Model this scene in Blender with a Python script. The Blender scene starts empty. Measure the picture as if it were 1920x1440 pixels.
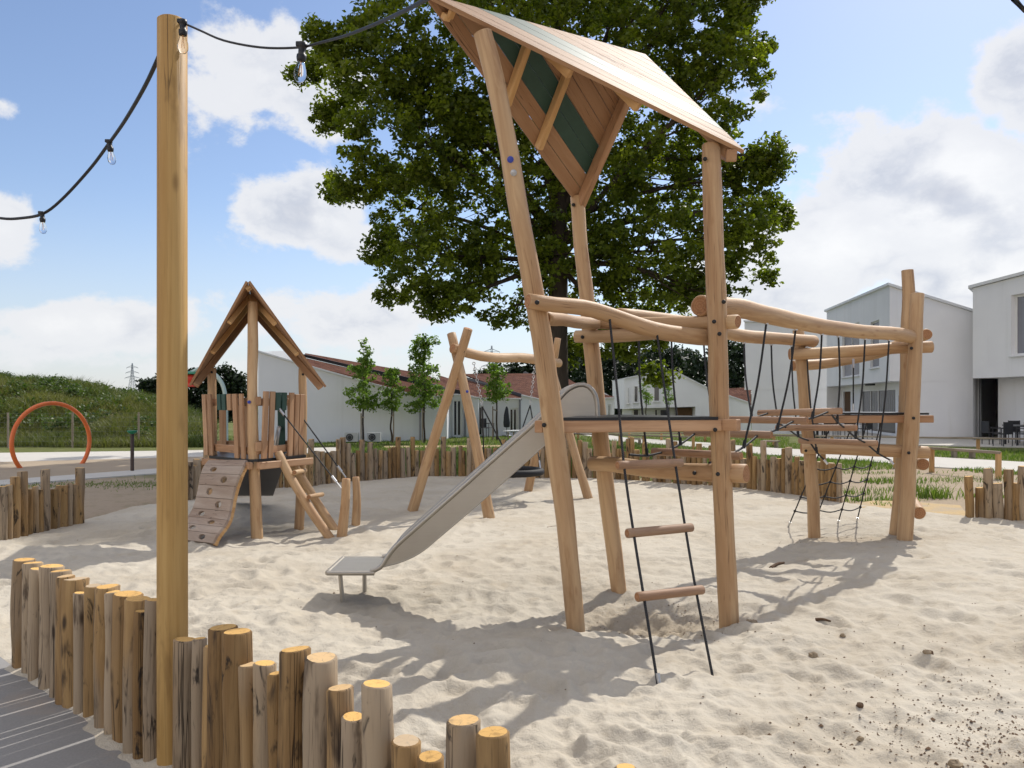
import bpy, math, random
import numpy as np
from mathutils import Vector, Matrix

# ------------------------------------------------------------------ camera, world, sun, exposure
SC = bpy.context.scene
COL = SC.collection
F, CX, HY, CH = 1440.0, 960.0, 755.0, 1.6       # focal length in photo pixels, centre, horizon row, eye height

cam = bpy.data.cameras.new("camera")
cam.sensor_width = 36.0
cam.lens = F / 1920.0 * 36.0
cam.shift_y = (HY - 720.0) / 1920.0
cam.clip_start = 0.05
cam.clip_end = 6000
co = bpy.data.objects.new("camera", cam)
co.location = (0, 0, CH)
co.rotation_euler = (math.radians(90), 0, 0)
COL.objects.link(co)
SC.camera = co

SUN_EL = math.radians(46)
SUN_XY = Vector((0.60, 0.80)).normalized()
sd = Vector((SUN_XY.x * math.cos(SUN_EL), SUN_XY.y * math.cos(SUN_EL), math.sin(SUN_EL)))
sl = bpy.data.lights.new("sun", 'SUN')
sl.energy = 2.85
sl.angle = math.radians(0.55)
sl.color = (1.0, 0.955, 0.88)
so = bpy.data.objects.new("sun", sl)
so.rotation_euler = sd.to_track_quat('Z', 'Y').to_euler()
so.location = sd * 60
COL.objects.link(so)

SC.view_settings.view_transform = 'Standard'
SC.view_settings.look = 'None'
SC.view_settings.exposure = 0.55
SC.view_settings.gamma = 1.0

# ------------------------------------------------------------------ node helper
class NT:
    def __init__(s, tree):
        s.t = tree
    def n(s, typ, _out=0, **kw):
        nd = s.t.nodes.new(typ)
        ins = kw.pop('ins', {})
        for k, v in kw.items():
            setattr(nd, k, v)
        for k, v in ins.items():
            sk = nd.inputs[k]
            if isinstance(v, bpy.types.NodeSocket):
                s.t.links.new(v, sk)
            else:
                sk.default_value = v
        return nd.outputs[_out]
    def math(s, op, a, b=0.0, c=0.0, clamp=False):
        return s.n('ShaderNodeMath', operation=op, use_clamp=clamp, ins={0: a, 1: b, 2: c})
    def vmath(s, op, a, b=(0, 0, 0), out=0, scale=None):
        ins = {0: a, 1: b}
        if scale is not None:
            ins = {0: a, 3: scale}
        return s.n('ShaderNodeVectorMath', _out=out, operation=op, ins=ins)
    def mixc(s, fac, a, b, blend='MIX'):
        nd = s.t.nodes.new('ShaderNodeMix')
        nd.data_type = 'RGBA'
        nd.blend_type = blend
        nd.clamp_factor = True
        for idx, v in ((0, fac), (6, a), (7, b)):
            sk = nd.inputs[idx]
            if isinstance(v, bpy.types.NodeSocket):
                s.t.links.new(v, sk)
            else:
                if idx and len(v) == 3:
                    v = (*v, 1)
                sk.default_value = v
        return nd.outputs[2]
    def rng(s, v, a, b, c=0.0, d=1.0, smooth=True):
        return s.n('ShaderNodeMapRange', interpolation_type='SMOOTHSTEP' if smooth else 'LINEAR',
                   ins={0: v, 1: a, 2: b, 3: c, 4: d})
    def noise(s, vec, scale=1.0, detail=4.0, rough=0.55, dist=0.0):
        return s.n('ShaderNodeTexNoise', ins={'Vector': vec, 'Scale': scale, 'Detail': detail, 'Roughness': rough, 'Distortion': dist})

# ------------------------------------------------------------------ world: sky with clouds
wd = bpy.data.worlds.new("World")
SC.world = wd
wd.use_nodes = True
wt = wd.node_tree
wt.nodes.clear()
w = NT(wt)
sky = w.n('ShaderNodeTexSky', sky_type='NISHITA', sun_disc=False, sun_elevation=SUN_EL,
          sun_rotation=math.atan2(SUN_XY.x, SUN_XY.y), altitude=0.0, air_density=1.0, dust_density=0.45, ozone_density=1.6)
dirv = w.vmath('NORMALIZE', w.n('ShaderNodeTexCoord', _out=0))
sep = wt.nodes.new('ShaderNodeSeparateXYZ')
wt.links.new(dirv, sep.inputs[0])
dx, dy, dz = sep.outputs
yy = w.math('MAXIMUM', dy, 0.08)
uu = w.math('DIVIDE', dx, yy)
vv = w.math('DIVIDE', dz, yy)
uv = w.n('ShaderNodeCombineXYZ', ins={0: uu, 1: vv, 2: 0.0})
BL = [  # clouds, as directions: (px, py, rx, ry, strength)
    (1770, 350, 330, 190, .75), (1920, 150, 150, 170, .65), (1580, 450, 240, 140, .6), (1850, 520, 300, 120, .6),
    (560, 395, 170, 105, .68), (640, 455, 130, 70, .5), (480, 110, 190, 170, .52), (600, 190, 170, 105, .52),
    (25, 415, 110, 110, .62), (5, 205, 70, 50, .42), (190, 610, 280, 80, .55), (60, 665, 280, 65, .45), (620, 600, 290, 95, .52),
    (420, 690, 400, 45, .25), (1560, 20, 90, 35, .3), (1490, 280, 60, 36, .3), (1400, 560, 300, 110, .4), (900, 690, 500, 60, .3),
]
acc = None
for (bx, by, rx, ry, st) in BL:
    c = ((bx - CX) / F, (HY - by) / F, 0)
    dd = w.vmath('SUBTRACT', uv, c)
    dd = w.vmath('MULTIPLY', dd, (F / rx, F / ry, 0))
    ln = w.vmath('LENGTH', dd, out=1)
    g = w.rng(ln, 1.25, 0.0, 0.0, st)
    acc = g if acc is None else w.math('MAXIMUM', acc, g)
nz = w.noise(w.vmath('MULTIPLY', dirv, (1, 1, 1.5)), 4.3, 11.0, 0.62, 0.15)
nza = w.noise(w.vmath('MULTIPLY', dirv, (1, 1, 1.5)), 4.3, 2.6, 0.55, 0.15)
nz2 = w.noise(w.vmath('ADD', w.vmath('MULTIPLY', dirv, (1, 1, 1.5)), (0.035, 0.0, 0.07)), 4.3, 2.6, 0.55, 0.15)
nb = w.noise(w.vmath('MULTIPLY', dirv, (1, 1, 2.5)), 1.7, 4.0, 0.5)
dens = w.math('ADD', w.math('MULTIPLY', w.math('SUBTRACT', nz, 0.5), 1.35), acc)
dens = w.math('ADD', dens, w.math('MULTIPLY', w.math('SUBTRACT', nb, 0.5), 0.35))
nf = w.noise(w.vmath('MULTIPLY', dirv, (1, 1, 1.4)), 15.0, 9.0, 0.62, 0.2)
dens = w.math('ADD', dens, w.math('MULTIPLY', w.math('SUBTRACT', nf, 0.5), 0.75))
sunc = w.vmath('DOT_PRODUCT', dirv, tuple(sd), out=1)
back = w.rng(sunc, 0.05, -0.65)                     # unseen cloud added behind the camera, brightened to fill the shaded sides
high = w.rng(dz, 0.55, 0.8)                           # unseen cloud added overhead to lift the shadows
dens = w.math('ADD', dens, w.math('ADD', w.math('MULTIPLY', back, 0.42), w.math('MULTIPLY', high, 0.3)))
mask = w.rng(dens, 0.15, 0.35)
thick = w.rng(dens, 0.40, 0.95)
lit = w.rng(w.math('ADD', w.math('SUBTRACT', nza, nz2), w.math('ADD', w.math('MULTIPLY', w.math('SUBTRACT', nz, .5), .28), w.math('MULTIPLY', w.math('SUBTRACT', nf, .5), .22))), -0.10, 0.08)
lit = w.math('MAXIMUM', lit, w.rng(dens, 0.72, 0.36))
cl_a = w.mixc(lit, (3.3, 3.55, 4.1), (4.9, 4.95, 5.1))
cl_b = w.mixc(lit, (3.2, 3.35, 3.8), (5.6, 5.6, 5.6))
cloudc = w.mixc(thick, cl_a, cl_b)
hz = w.rng(dz, 0.26, -0.02)
skyt = w.mixc(1.0, sky, (0.86, 0.83, 0.86), 'MULTIPLY')
skyc = w.mixc(w.math('MULTIPLY', hz, 0.7), skyt, (3.7, 4.0, 4.5))
cm = w.math('MULTIPLY', mask, w.rng(dz, -0.02, 0.10, 0.55, 0.93))
bk = w.mixc(w.math('MAXIMUM', back, w.math('MULTIPLY', high, .55)), (1, 1, 1), (2.9, 2.62, 2.3))  # brightens and warms the added fill cloud
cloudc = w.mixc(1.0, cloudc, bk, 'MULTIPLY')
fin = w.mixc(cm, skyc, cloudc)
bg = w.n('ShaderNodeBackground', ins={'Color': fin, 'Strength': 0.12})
wo = wt.nodes.new('ShaderNodeOutputWorld')
wt.links.new(bg, wo.inputs[0])

# ------------------------------------------------------------------ geometry helpers
def P(px, py, d):
    return Vector(((px - CX) / F * d, d, CH - (py - HY) / F * d))
def G(px, py, z=0.0):
    return P(px, py, (CH - z) * F / (py - HY))
def K(px, d, z=0.0):
    return Vector(((px - CX) / F * d, d, z))
def V(*a):
    return Vector(a)

def vnoise(x, y, seed=0):
    x = np.asarray(x, float); y = np.asarray(y, float)
    xi = np.floor(x).astype(np.int64); yi = np.floor(y).astype(np.int64)
    fx = x - xi; fy = y - yi
    fx = fx * fx * (3 - 2 * fx); fy = fy * fy * (3 - 2 * fy)
    def h(a, b):
        n = (a * 374761393 + b * 668265263 + seed * 1442695041) & 0xffffffff
        n = ((n ^ (n >> 13)) * 1274126177) & 0xffffffff
        return ((n ^ (n >> 16)) & 0xffff) / 65535.0
    return (h(xi, yi) * (1 - fx) + h(xi + 1, yi) * fx) * (1 - fy) + (h(xi, yi + 1) * (1 - fx) + h(xi + 1, yi + 1) * fx) * fy

def smooth_curve(pts, n):
    pts = [Vector(p) for p in pts]
    if len(pts) == 2:
        return [pts[0].lerp(pts[1], i / n) for i in range(n + 1)]
    L = [0.0]
    for a, b in zip(pts, pts[1:]):
        L.append(L[-1] + (b - a).length)
    out = []
    ext = [pts[0] * 2 - pts[1]] + pts + [pts[-1] * 2 - pts[-2]]
    for i in range(n + 1):
        s = L[-1] * i / n
        k = 0
        while k < len(pts) - 2 and s > L[k + 1]:
            k += 1
        t = (s - L[k]) / max(1e-9, L[k + 1] - L[k])
        p0, p1, p2, p3 = ext[k], ext[k + 1], ext[k + 2], ext[k + 3]
        out.append(0.5 * ((2 * p1) + (p2 - p0) * t + (2 * p0 - 5 * p1 + 4 * p2 - p3) * t * t + (3 * p1 - p0 - 3 * p2 + p3) * t ** 3))
    return out

ROOT = {}          # world position of each object's origin
class MB:
    """Collects shapes and links them as ONE mesh object."""
    def __init__(s):
        s.v = []; s.f = []; s.m = []; s.s = []; s.g = []
    def add(s, vs, fs, mi=0, smooth=False, g=None):
        o = len(s.v)
        s.v += [tuple(v) for v in vs]
        s.g += [tuple(x) for x in (g if g is not None else vs)]
        for i, f in enumerate(fs):
            s.f.append([o + k for k in f])
            s.m.append(mi[i] if isinstance(mi, list) else mi)
            s.s.append(smooth)
    def tube(s, pts, r, seg=12, mi=0, cap=None, wob=0.0, seed=0, bevel=0.0, flat_top=None):
        pts = [Vector(p) for p in pts]
        n = len(pts)
        rr = [r] * n if not isinstance(r, (list, tuple)) else list(r)
        if len(rr) != n:
            rr = [rr[0] + (rr[-1] - rr[0]) * i / (n - 1) for i in range(n)] if len(rr) == 2 else \
                 [float(np.interp(i / (n - 1), np.linspace(0, 1, len(rr)), rr)) for i in range(n)]
        R = random.Random(seed)
        ph = [(R.uniform(0, 6.28), R.uniform(2, 7), R.choice((1, 2, 3)), R.uniform(.3, 1)) for _ in range(6)]
        vs = []; gs = []; fs = []
        t0 = (pts[1] - pts[0]).normalized()
        up = Vector((0, 0, 1)) if abs(t0.z) < 0.9 else Vector((1, 0, 0))
        nx = up.cross(t0).normalized()
        ss = 0.0
        off = R.uniform(0, 50)
        rings = []
        for i in range(n):
            t = (pts[min(i + 1, n - 1)] - pts[max(i - 1, 0)]).normalized()
            nx = (nx - t * nx.dot(t)).normalized()
            ny = t.cross(nx)
            if i:
                ss += (pts[i] - pts[i - 1]).length
            rings.append((pts[i], nx.copy(), ny.copy(), rr[i], ss, t))
        def ring(c, a, b, r0, sv, k=1.0, shift=None):
            for j in range(seg):
                th = 2 * math.pi * j / seg
                w_ = 0
                if wob:
                    for (p0, fr, m_, am) in ph:
                        w_ += am * math.sin(p0 + fr * sv * 1.7 + m_ * th)
                    w_ *= wob / 2.2
                rad = r0 * (1 + w_) * k
                q = c + a * (math.cos(th) * rad) + b * (math.sin(th) * rad)
                if shift is not None:
                    q = q + shift
                vs.append(q)
                gs.append((math.cos(th) * r0 * k, math.sin(th) * r0 * k, sv + off))
        seq = []
        if bevel:
            c, a, b, r0, sv, t = rings[0]
            ring(c, a, b, r0, sv, 1 - bevel / r0)
            ring(c + t * bevel * .8, a, b, r0, sv)
        else:
            ring(*rings[0][:5])
        for q in rings[1:-1]:
            ring(*q[:5])
        c, a, b, r0, sv, t = rings[-1]
        if bevel:
            ring(c - t * bevel * .8, a, b, r0, sv)
            ring(c, a, b, r0, sv, 1 - bevel / r0)
        else:
            ring(c, a, b, r0, sv)
        nr = len(vs) // seg
        for i in range(nr - 1):
            for j in range(seg):
                k = (j + 1) % seg
                fs.append((i * seg + j, i * seg + k, (i + 1) * seg + k, (i + 1) * seg + j))
        s.add(vs, fs, mi, True, gs)
        cm = mi if cap is None else cap
        for (st, rg, flip) in ((0, rings[0], True), ((nr - 1) * seg, rings[-1], False)):
            cv = [vs[st + j] for j in range(seg)]
            cg = [(gs[st + j][0], gs[st + j][1], off) for j in range(seg)]
            cv.append(sum(cv, Vector()) / seg); cg.append((0, 0, off))
            ff = [(seg, (j + 1) % seg, j) if flip else (seg, j, (j + 1) % seg) for j in range(seg)]
            s.add(cv, ff, cm, False, cg)
    def box(s, c, sx, sy, sz, rot=None, mi=0, gl=None):
        """box centred at c; local axis of grain = longest axis"""
        c = Vector(c)
        M = rot if rot is not None else Matrix.Identity(3)
        h = (sx / 2, sy / 2, sz / 2)
        b = min(0.006, min(h) * 0.25)
        vs = []; gs = []
        ax = max(range(3), key=lambda i: h[i])
        o = (abs(c.x * 7.31 + c.y * 3.17 + c.z * 5.71) * 10) % 40
        def pt(p):
            q = c + M @ Vector(p)
            r = list(p)
            r[ax], r[2] = r[2], r[ax]
            return q, (r[0] + o, r[1] + o * .7, r[2] + o)
        # chamfered box: 24 verts
        idx = {}
        for sxn in (-1, 1):
            for syn in (-1, 1):
                for szn in (-1, 1):
                    for a in range(3):
                        p = [sxn * (h[0] - b), syn * (h[1] - b), szn * (h[2] - b)]
                        p[a] = (sxn, syn, szn)[a] * h[a]
                        q, g = pt(p)
                        idx[(sxn, syn, szn, a)] = len(vs)
                        vs.append(q); gs.append(g)
        fs = []
        for a in range(3):
            u, w_ = (a + 1) % 3, (a + 2) % 3
            for sg in (-1, 1):
                loop = []
                for (p, q) in ((-1, -1), (1, -1), (1, 1), (-1, 1)):
                    k = [0, 0, 0]; k[a] = sg; k[u] = p; k[w_] = q
                    loop.append(idx[(*k, a)])
                fs.append(loop if sg > 0 else loop[::-1])
        for a in range(3):                    # edge chamfers
            u, w_ = (a + 1) % 3, (a + 2) % 3
            for p in (-1, 1):
                for q in (-1, 1):
                    k0 = [0, 0, 0]; k1 = [0, 0, 0]
                    k0[a] = -1; k1[a] = 1
                    k0[u] = k1[u] = p; k0[w_] = k1[w_] = q
                    l = [idx[(*k0, u)], idx[(*k1, u)], idx[(*k1, w_)], idx[(*k0, w_)]]
                    fs.append(l if p * q < 0 else l[::-1])
        for p in (-1, 1):
            for q in (-1, 1):
                for r in (-1, 1):
                    l = [idx[(p, q, r, 0)], idx[(p, q, r, 1)], idx[(p, q, r, 2)]]
                    fs.append(l if p * q * r > 0 else l[::-1])
        s.add(vs, fs, mi, False, gs)
    def beam(s, a, b, wd_, ht, up=(0, 0, 1), mi=0):
        a = Vector(a); b = Vector(b)
        x = (b - a); L = x.length; x.normalize()
        u = Vector(up)
        y = u.cross(x).normalized()
        z = x.cross(y)
        M = Matrix((x, y, z)).transposed()
        s.box((a + b) / 2, L, wd_, ht, M, mi)
    def prism(s, poly, vec, mi=0, side=None, smooth=False):
        """polygon (3-D points) extruded along vec"""
        poly = [Vector(p) for p in poly]; vec = Vector(vec)
        n = len(poly)
        nrm = Vector()
        for i in range(n):
            nrm += (poly[i] - poly[0]).cross(poly[(i + 1) % n] - poly[0])
        if nrm.dot(vec) > 0:
            poly = poly[::-1]
        vs = poly + [p + vec for p in poly]
        fs = [list(range(n)), list(range(2 * n - 1, n - 1, -1))]
        ms = [mi, mi if side is None else side]
        for i in range(n):
            j = (i + 1) % n
            fs.append([j, i, n + i, n + j]); ms.append(mi if side is None else side)
        s.add(vs, fs, ms, smooth)
    def lathe(s, prof, c, ax=(0, 0, 1), seg=16, mi=0):
        """prof: (radius, height) list, about axis ax through c"""
        c = Vector(c); z = Vector(ax).normalized()
        x = Vector((1, 0, 0)) if abs(z.x) < .9 else Vector((0, 1, 0))
        x = (x - z * x.dot(z)).normalized(); y = z.cross(x)
        vs = []; fs = []
        for (r, h) in prof:
            for j in range(seg):
                t = 2 * math.pi * j / seg
                vs.append(c + z * h + x * (r * math.cos(t)) + y * (r * math.sin(t)))
        for i in range(len(prof) - 1):
            for j in range(seg):
                k = (j + 1) % seg
                fs.append((i * seg + j, i * seg + k, (i + 1) * seg + k, (i + 1) * seg + j))
        fs.append(list(range(seg))[::-1])
        fs.append([(len(prof) - 1) * seg + j for j in range(seg)])
        s.add(vs, fs, mi, True)
    def torus(s, c, R, r, ax=(0, 0, 1), n=40, seg=10, mi=0, a0=0, a1=None, xdir=None):
        z = Vector(ax).normalized()
        x = Vector(xdir) if xdir else (Vector((1, 0, 0)) if abs(z.x) < .9 else Vector((0, 1, 0)))
        x = (x - z * x.dot(z)).normalized(); y = z.cross(x)
        a1 = 2 * math.pi if a1 is None else a1
        pts = [Vector(c) + x * (R * math.cos(a0 + (a1 - a0) * i / n)) + y * (R * math.sin(a0 + (a1 - a0) * i / n)) for i in range(n + 1)]
        s.tube(pts, r, seg, mi)
    def build(s, name, mats, parent=None, origin=None):
        if not isinstance(mats, (list, tuple)):
            mats = [mats]
        o0 = ROOT[parent.name] if parent else Vector(origin if origin is not None else (0, 0, 0))
        va = np.array(s.v, dtype=np.float64) - np.array(o0)
        me = bpy.data.meshes.new(name)
        me.from_pydata(va.tolist(), [], s.f)
        for m in mats:
            me.materials.append(m)
        me.polygons.foreach_set('material_index', s.m)
        me.polygons.foreach_set('use_smooth', s.s)
        at = me.attributes.new('grain', 'FLOAT_VECTOR', 'POINT')
        at.data.foreach_set('vector', np.array(s.g, dtype=np.float32).ravel())
        me.update()
        o = bpy.data.objects.new(name, me)
        COL.objects.link(o)
        if parent:
            o.parent = parent
        else:
            o.location = o0
        ROOT[o.name] = o0
        return o

def big_mesh(name, v, quads=None, tris=None, mats=None, parent=None, attr=None, smooth=False, polys=None):
    """fast mesh from numpy arrays"""
    me = bpy.data.meshes.new(name)
    o0 = ROOT[parent.name] if parent else Vector((0, 0, 0))
    v = np.asarray(v, dtype=np.float32) - np.array(o0, dtype=np.float32)
    fa = quads if quads is not None else tris
    k = fa.shape[1]
    me.vertices.add(len(v)); me.vertices.foreach_set('co', v.ravel())
    me.loops.add(fa.size); me.loops.foreach_set('vertex_index', fa.astype(np.int32).ravel())
    me.polygons.add(len(fa))
    me.polygons.foreach_set('loop_start', np.arange(0, fa.size, k, dtype=np.int32))
    me.polygons.foreach_set('loop_total', np.full(len(fa), k, dtype=np.int32))
    if smooth:
        me.polygons.foreach_set('use_smooth', np.ones(len(fa), dtype=bool))
    if attr is not None:
        a = me.attributes.new('lv', 'FLOAT', 'POINT')
        a.data.foreach_set('value', np.asarray(attr, dtype=np.float32))
    for m in (mats if isinstance(mats, (list, tuple)) else [mats]):
        me.materials.append(m)
    me.update(); me.validate()
    o = bpy.data.objects.new(name, me)
    COL.objects.link(o)
    if parent:
        o.parent = parent
    ROOT[o.name] = o0
    return o

def tag(o, label=None, cat=None, group=None, kind=None):
    if label: o['label'] = label
    if cat: o['category'] = cat
    if group: o['group'] = group
    if kind: o['kind'] = kind
    return o

def thing(name, loc, label, cat, group=None):
    o = bpy.data.objects.new(name, None)
    o.empty_display_size = 0.2
    o.location = loc
    COL.objects.link(o)
    ROOT[o.name] = Vector(loc)
    return tag(o, label, cat, group)

# ------------------------------------------------------------------ materials
MATS = {}
def newmat(name, rough=0.6, spec=0.3, metal=0.0):
    m = bpy.data.materials.new(name)
    m.use_nodes = True
    nt = m.node_tree
    b = nt.nodes['Principled BSDF']
    b.inputs['Roughness'].default_value = rough
    b.inputs['Specular IOR Level'].default_value = spec
    b.inputs['Metallic'].default_value = metal
    MATS[name] = m
    return m, NT(nt), b
def setc(t, b, c, key='Base Color'):
    if isinstance(c, bpy.types.NodeSocket):
        t.t.links.new(c, b.inputs[key])
    else:
        b.inputs[key].default_value = (*c, 1) if len(c) == 3 else c
def bump(t, b, h, strength=0.3, dist=0.01):
    nb_ = t.n('ShaderNodeBump', ins={'Height': h, 'Strength': strength, 'Distance': dist})
    t.t.links.new(nb_, b.inputs['Normal'])
def plain(name, c, rough=0.6, spec=0.3, metal=0.0, var=0.06, scale=6.0, bmp=0.0):
    m, t, b = newmat(name, rough, spec, metal)
    tc = t.n('ShaderNodeTexCoord', _out=3)
    n_ = t.noise(tc, scale, 5, 0.6)
    a = tuple(max(0, x * (1 - var * 2)) for x in c); d = tuple(x * (1 + var * 2) for x in c)
    setc(t, b, t.mixc(n_, a, d))
    if bmp:
        bump(t, b, t.noise(tc, scale * 8, 3, .6), bmp, 0.004)
    return m

def wood(name, c1, c2, stain=(0.12, 0.075, 0.04), stain_amt=0.25, rough=0.62, fine=0.35, var=0.25, knot=0.6, grey=0.0, bmp=0.35, greyc=(0.225, 0.175, 0.115), sx=14.0, sz=1.1, crack=.85, blotch=0.0, spec=.25):
    m, t, b = newmat(name, rough, spec)
    at = t.n('ShaderNodeAttribute', _out=1, attribute_name='grain')
    rv = t.n('ShaderNodeObjectInfo', _out=5)
    off = t.n('ShaderNodeCombineXYZ', ins={0: t.math('MULTIPLY', rv, 3.7), 1: t.math('MULTIPLY', rv, 1.7), 2: t.math('MULTIPLY', rv, 53.0)})
    vec = t.vmath('ADD', at, off)
    n1 = t.noise(t.vmath('MULTIPLY', vec, (sx, sx, sz)), 1.0, 5, .6, .6)
    n2 = t.noise(t.vmath('MULTIPLY', vec, (110, 110, 3.5)), 1.0, 3, .6)
    n3 = t.noise(t.vmath('MULTIPLY', vec, (9, 9, 2.2)), 1.0, 4, .6, .4)
    n4 = t.noise(t.vmath('MULTIPLY', vec, (3, 3, .6)), 1.0, 3, .5)
    col = t.mixc(t.rng(n1, .3, .7), c1, c2)
    col = t.mixc(t.rng(n4, .38, .66, 0, .45), col, tuple(x * y for x, y in zip(c1, (.80, .68, .58))))
    if grey:
        col = t.mixc(t.math('MULTIPLY', t.rng(t.math('ADD', n4, t.math('MULTIPLY', t.math('SUBTRACT', rv, .5), .5)), .42, .62), grey), col, greyc)
    col = t.mixc(t.math('MULTIPLY', t.rng(n3, .56, .70), stain_amt), col, stain)
    col = t.mixc(t.math('MULTIPLY', t.rng(n2, .45, .25), fine), col, stain)
    # knots
    vo = t.n('ShaderNodeTexVoronoi', ins={'Vector': t.vmath('MULTIPLY', vec, (8, 8, 2.6)), 'Scale': 1.0})
    kk = t.math('MULTIPLY', t.rng(vo, .16, .04), knot)
    col = t.mixc(kk, col, stain)
    # drying cracks: thin, long
    cr = t.noise(t.vmath('MULTIPLY', vec, (26, 26, .55)), 1.0, 2, .5, .2)
    crk = t.math('MULTIPLY', t.rng(t.math('ABSOLUTE', t.math('SUBTRACT', cr, .5)), .012, .002), t.rng(n4, .48, .60))
    col = t.mixc(t.math('MULTIPLY', crk, crack), col, tuple(x * .35 for x in stain))
    if blotch:
        nbz = t.noise(t.vmath('MULTIPLY', vec, (15, 15, 4.5)), 1.0, 4, .65, .8)
        col = t.mixc(t.math('MULTIPLY', t.rng(nbz, .575, .69), blotch), col, (0.018, 0.015, 0.013))
    br = t.math('ADD', 1 - var / 2, t.math('MULTIPLY', rv, var))
    col = t.mixc(1.0, col, t.n('ShaderNodeCombineXYZ', ins={0: br, 1: br, 2: br}), 'MULTIPLY')
    setc(t, b, col)
    hh = t.math('SUBTRACT', t.math('ADD', t.math('MULTIPLY', n2, .35), n1), t.math('MULTIPLY', crk, 1.2))
    bump(t, b, hh, bmp, 0.006)
    return m

def endgrain(name, c1, c2, dark=(0.12, 0.07, 0.03), var=.35, grey=0.0, freq=520.0):
    m, t, b = newmat(name, 0.75, 0.15)
    at = t.n('ShaderNodeAttribute', _out=1, attribute_name='grain')
    rv = t.n('ShaderNodeObjectInfo', _out=5)
    flat = t.vmath('MULTIPLY', at, (1, 1, 0))
    nn = t.noise(t.vmath('ADD', flat, t.n('ShaderNodeCombineXYZ', ins={0: rv, 1: rv, 2: t.math('MULTIPLY', rv, 9.0)})), 30.0, 4, .6)
    r = t.vmath('LENGTH', flat, out=1)
    ring = t.math('SINE', t.math('ADD', t.math('MULTIPLY', r, freq), t.math('MULTIPLY', nn, 7.0)))
    col = t.mixc(t.rng(ring, -1, 1), c1, c2)
    col = t.mixc(t.rng(nn, .52, .75, 0, .45), col, dark)
    sp = t.t.nodes.new('ShaderNodeSeparateXYZ'); t.t.links.new(flat, sp.inputs[0])
    ang = t.math('ARCTAN2', sp.outputs[1], sp.outputs[0])
    ck = t.math('ABSOLUTE', t.math('SINE', t.math('ADD', t.math('MULTIPLY', ang, 2.5), t.math('ADD', t.math('MULTIPLY', rv, 6.0), t.math('MULTIPLY', nn, 1.2)))))
    crk = t.math('MULTIPLY', t.rng(ck, .07, .02), t.rng(nn, .36, .48))
    col = t.mixc(t.math('MULTIPLY', crk, .8), col, tuple(x * .4 for x in dark))
    if grey:
        col = t.mixc(t.math('MULTIPLY', t.rng(t.math('FRACT', t.math('MULTIPLY', rv, 7.31)), .72, .80), grey), col, (.42, .38, .32))
    br = t.math('ADD', 1 - var / 2, t.math('MULTIPLY', rv, var))
    col = t.mixc(1.0, col, t.n('ShaderNodeCombineXYZ', ins={0: br, 1: br, 2: br}), 'MULTIPLY')
    setc(t, b, col)
    bump(t, b, t.math('SUBTRACT', nn, crk), .4, .004)
    return m

W_ROB = wood('debarked_wood', (0.41, 0.255, 0.135), (0.57, 0.39, 0.22), (0.28, 0.14, 0.06), .42, .55, .12, .16, .55, sx=16, sz=1.3, crack=.5)
E_ROB = endgrain('debarked_end', (0.38, 0.20, 0.10), (0.32, 0.155, 0.075), freq=300)
W_SAWN = wood('sawn_wood', (0.36, 0.205, 0.11), (0.50, 0.31, 0.18), (0.20, 0.10, 0.05), .25, .55, .30, .25, .25)
W_ROOF = wood('roof_board', (0.34, 0.195, 0.105), (0.41, 0.25, 0.145), (0.22, 0.11, 0.055), .22, .60, .25, .1, .2, spec=.30)
W_PINE = wood('batten_wood', (0.50, 0.29, 0.12), (0.60, 0.38, 0.18), (0.24, 0.11, 0.04), .2, .6, .3, .2, .5)
W_RUNG = wood('rung_wood', (0.275, 0.165, 0.10), (0.39, 0.26, 0.17), (0.15, 0.085, 0.05), .3, .6, .3, .3, .3)
M_BSLIDE = plain('shaded_steel', (0.11, 0.105, 0.10), .5, .4, .3)  # slide steel with the shade of its underside put into the colour
W_GREY = wood('ramp_wood', (0.33, 0.255, 0.20), (0.42, 0.34, 0.275), (0.20, 0.13, 0.09), .25, .7, .3, .12, .1)
W_PAL = wood('palisade_wood', (0.255, 0.15, 0.06), (0.41, 0.26, 0.112), (0.05, 0.032, 0.02), .85, .75, .62, .5, .95, .75, .65, blotch=.9, greyc=(0.29, 0.235, 0.17))
E_PAL = endgrain('palisade_end', (0.68, 0.42, 0.15), (0.58, 0.34, 0.11), var=.3, grey=.6, freq=1900)
W_POLE = wood('treated_wood', (0.42, 0.245, 0.078), (0.54, 0.345, 0.125), (0.20, 0.11, 0.035), .45, .6, .35, .1, .7, bmp=.3, sx=24, sz=.8)
W_RAIL = wood('weathered_wood', (0.24, 0.20, 0.15), (0.36, 0.31, 0.25), (0.1, 0.08, 0.05), .3, .8, .3, .2, .3)
M_GREEN = plain('green_board', (0.030, 0.075, 0.058), .54, .34, 0, .12, 9)
M_BLACK = plain('black_plastic', (0.012, 0.012, 0.013), .45, .4)
M_RUB = plain('black_rubber', (0.016, 0.016, 0.017), .7, .3, 0, .1, 30, .3)
M_MAT = plain('deck_mat', (0.013, 0.014, 0.016), .38, .4, 0, .1, 20, .2)
M_BOLT = plain('bolt_cap', (0.012, 0.011, 0.011), .5, .4)
M_GALV = plain('galvanised_steel', (0.55, 0.55, 0.55), .38, .5, .9, .05, 20)
M_WHITE, t, b = newmat('white_render', .85, .1)
tc = t.n('ShaderNodeTexCoord', _out=3)
n1 = t.noise(tc, .6, 4, .6); n2 = t.noise(t.vmath('MULTIPLY', tc, (2.2, 2.2, .16)), 1, 4, .6); n3 = t.noise(tc, 40, 3, .6)
col = t.mixc(t.rng(n1, .3, .7), (0.78, 0.785, 0.80), (0.74, 0.745, 0.765))
col = t.mixc(t.rng(n2, .52, .78, 0, .35), col, (0.60, 0.60, 0.59))
setc(t, b, col); bump(t, b, n3, .15, .006)
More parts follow.
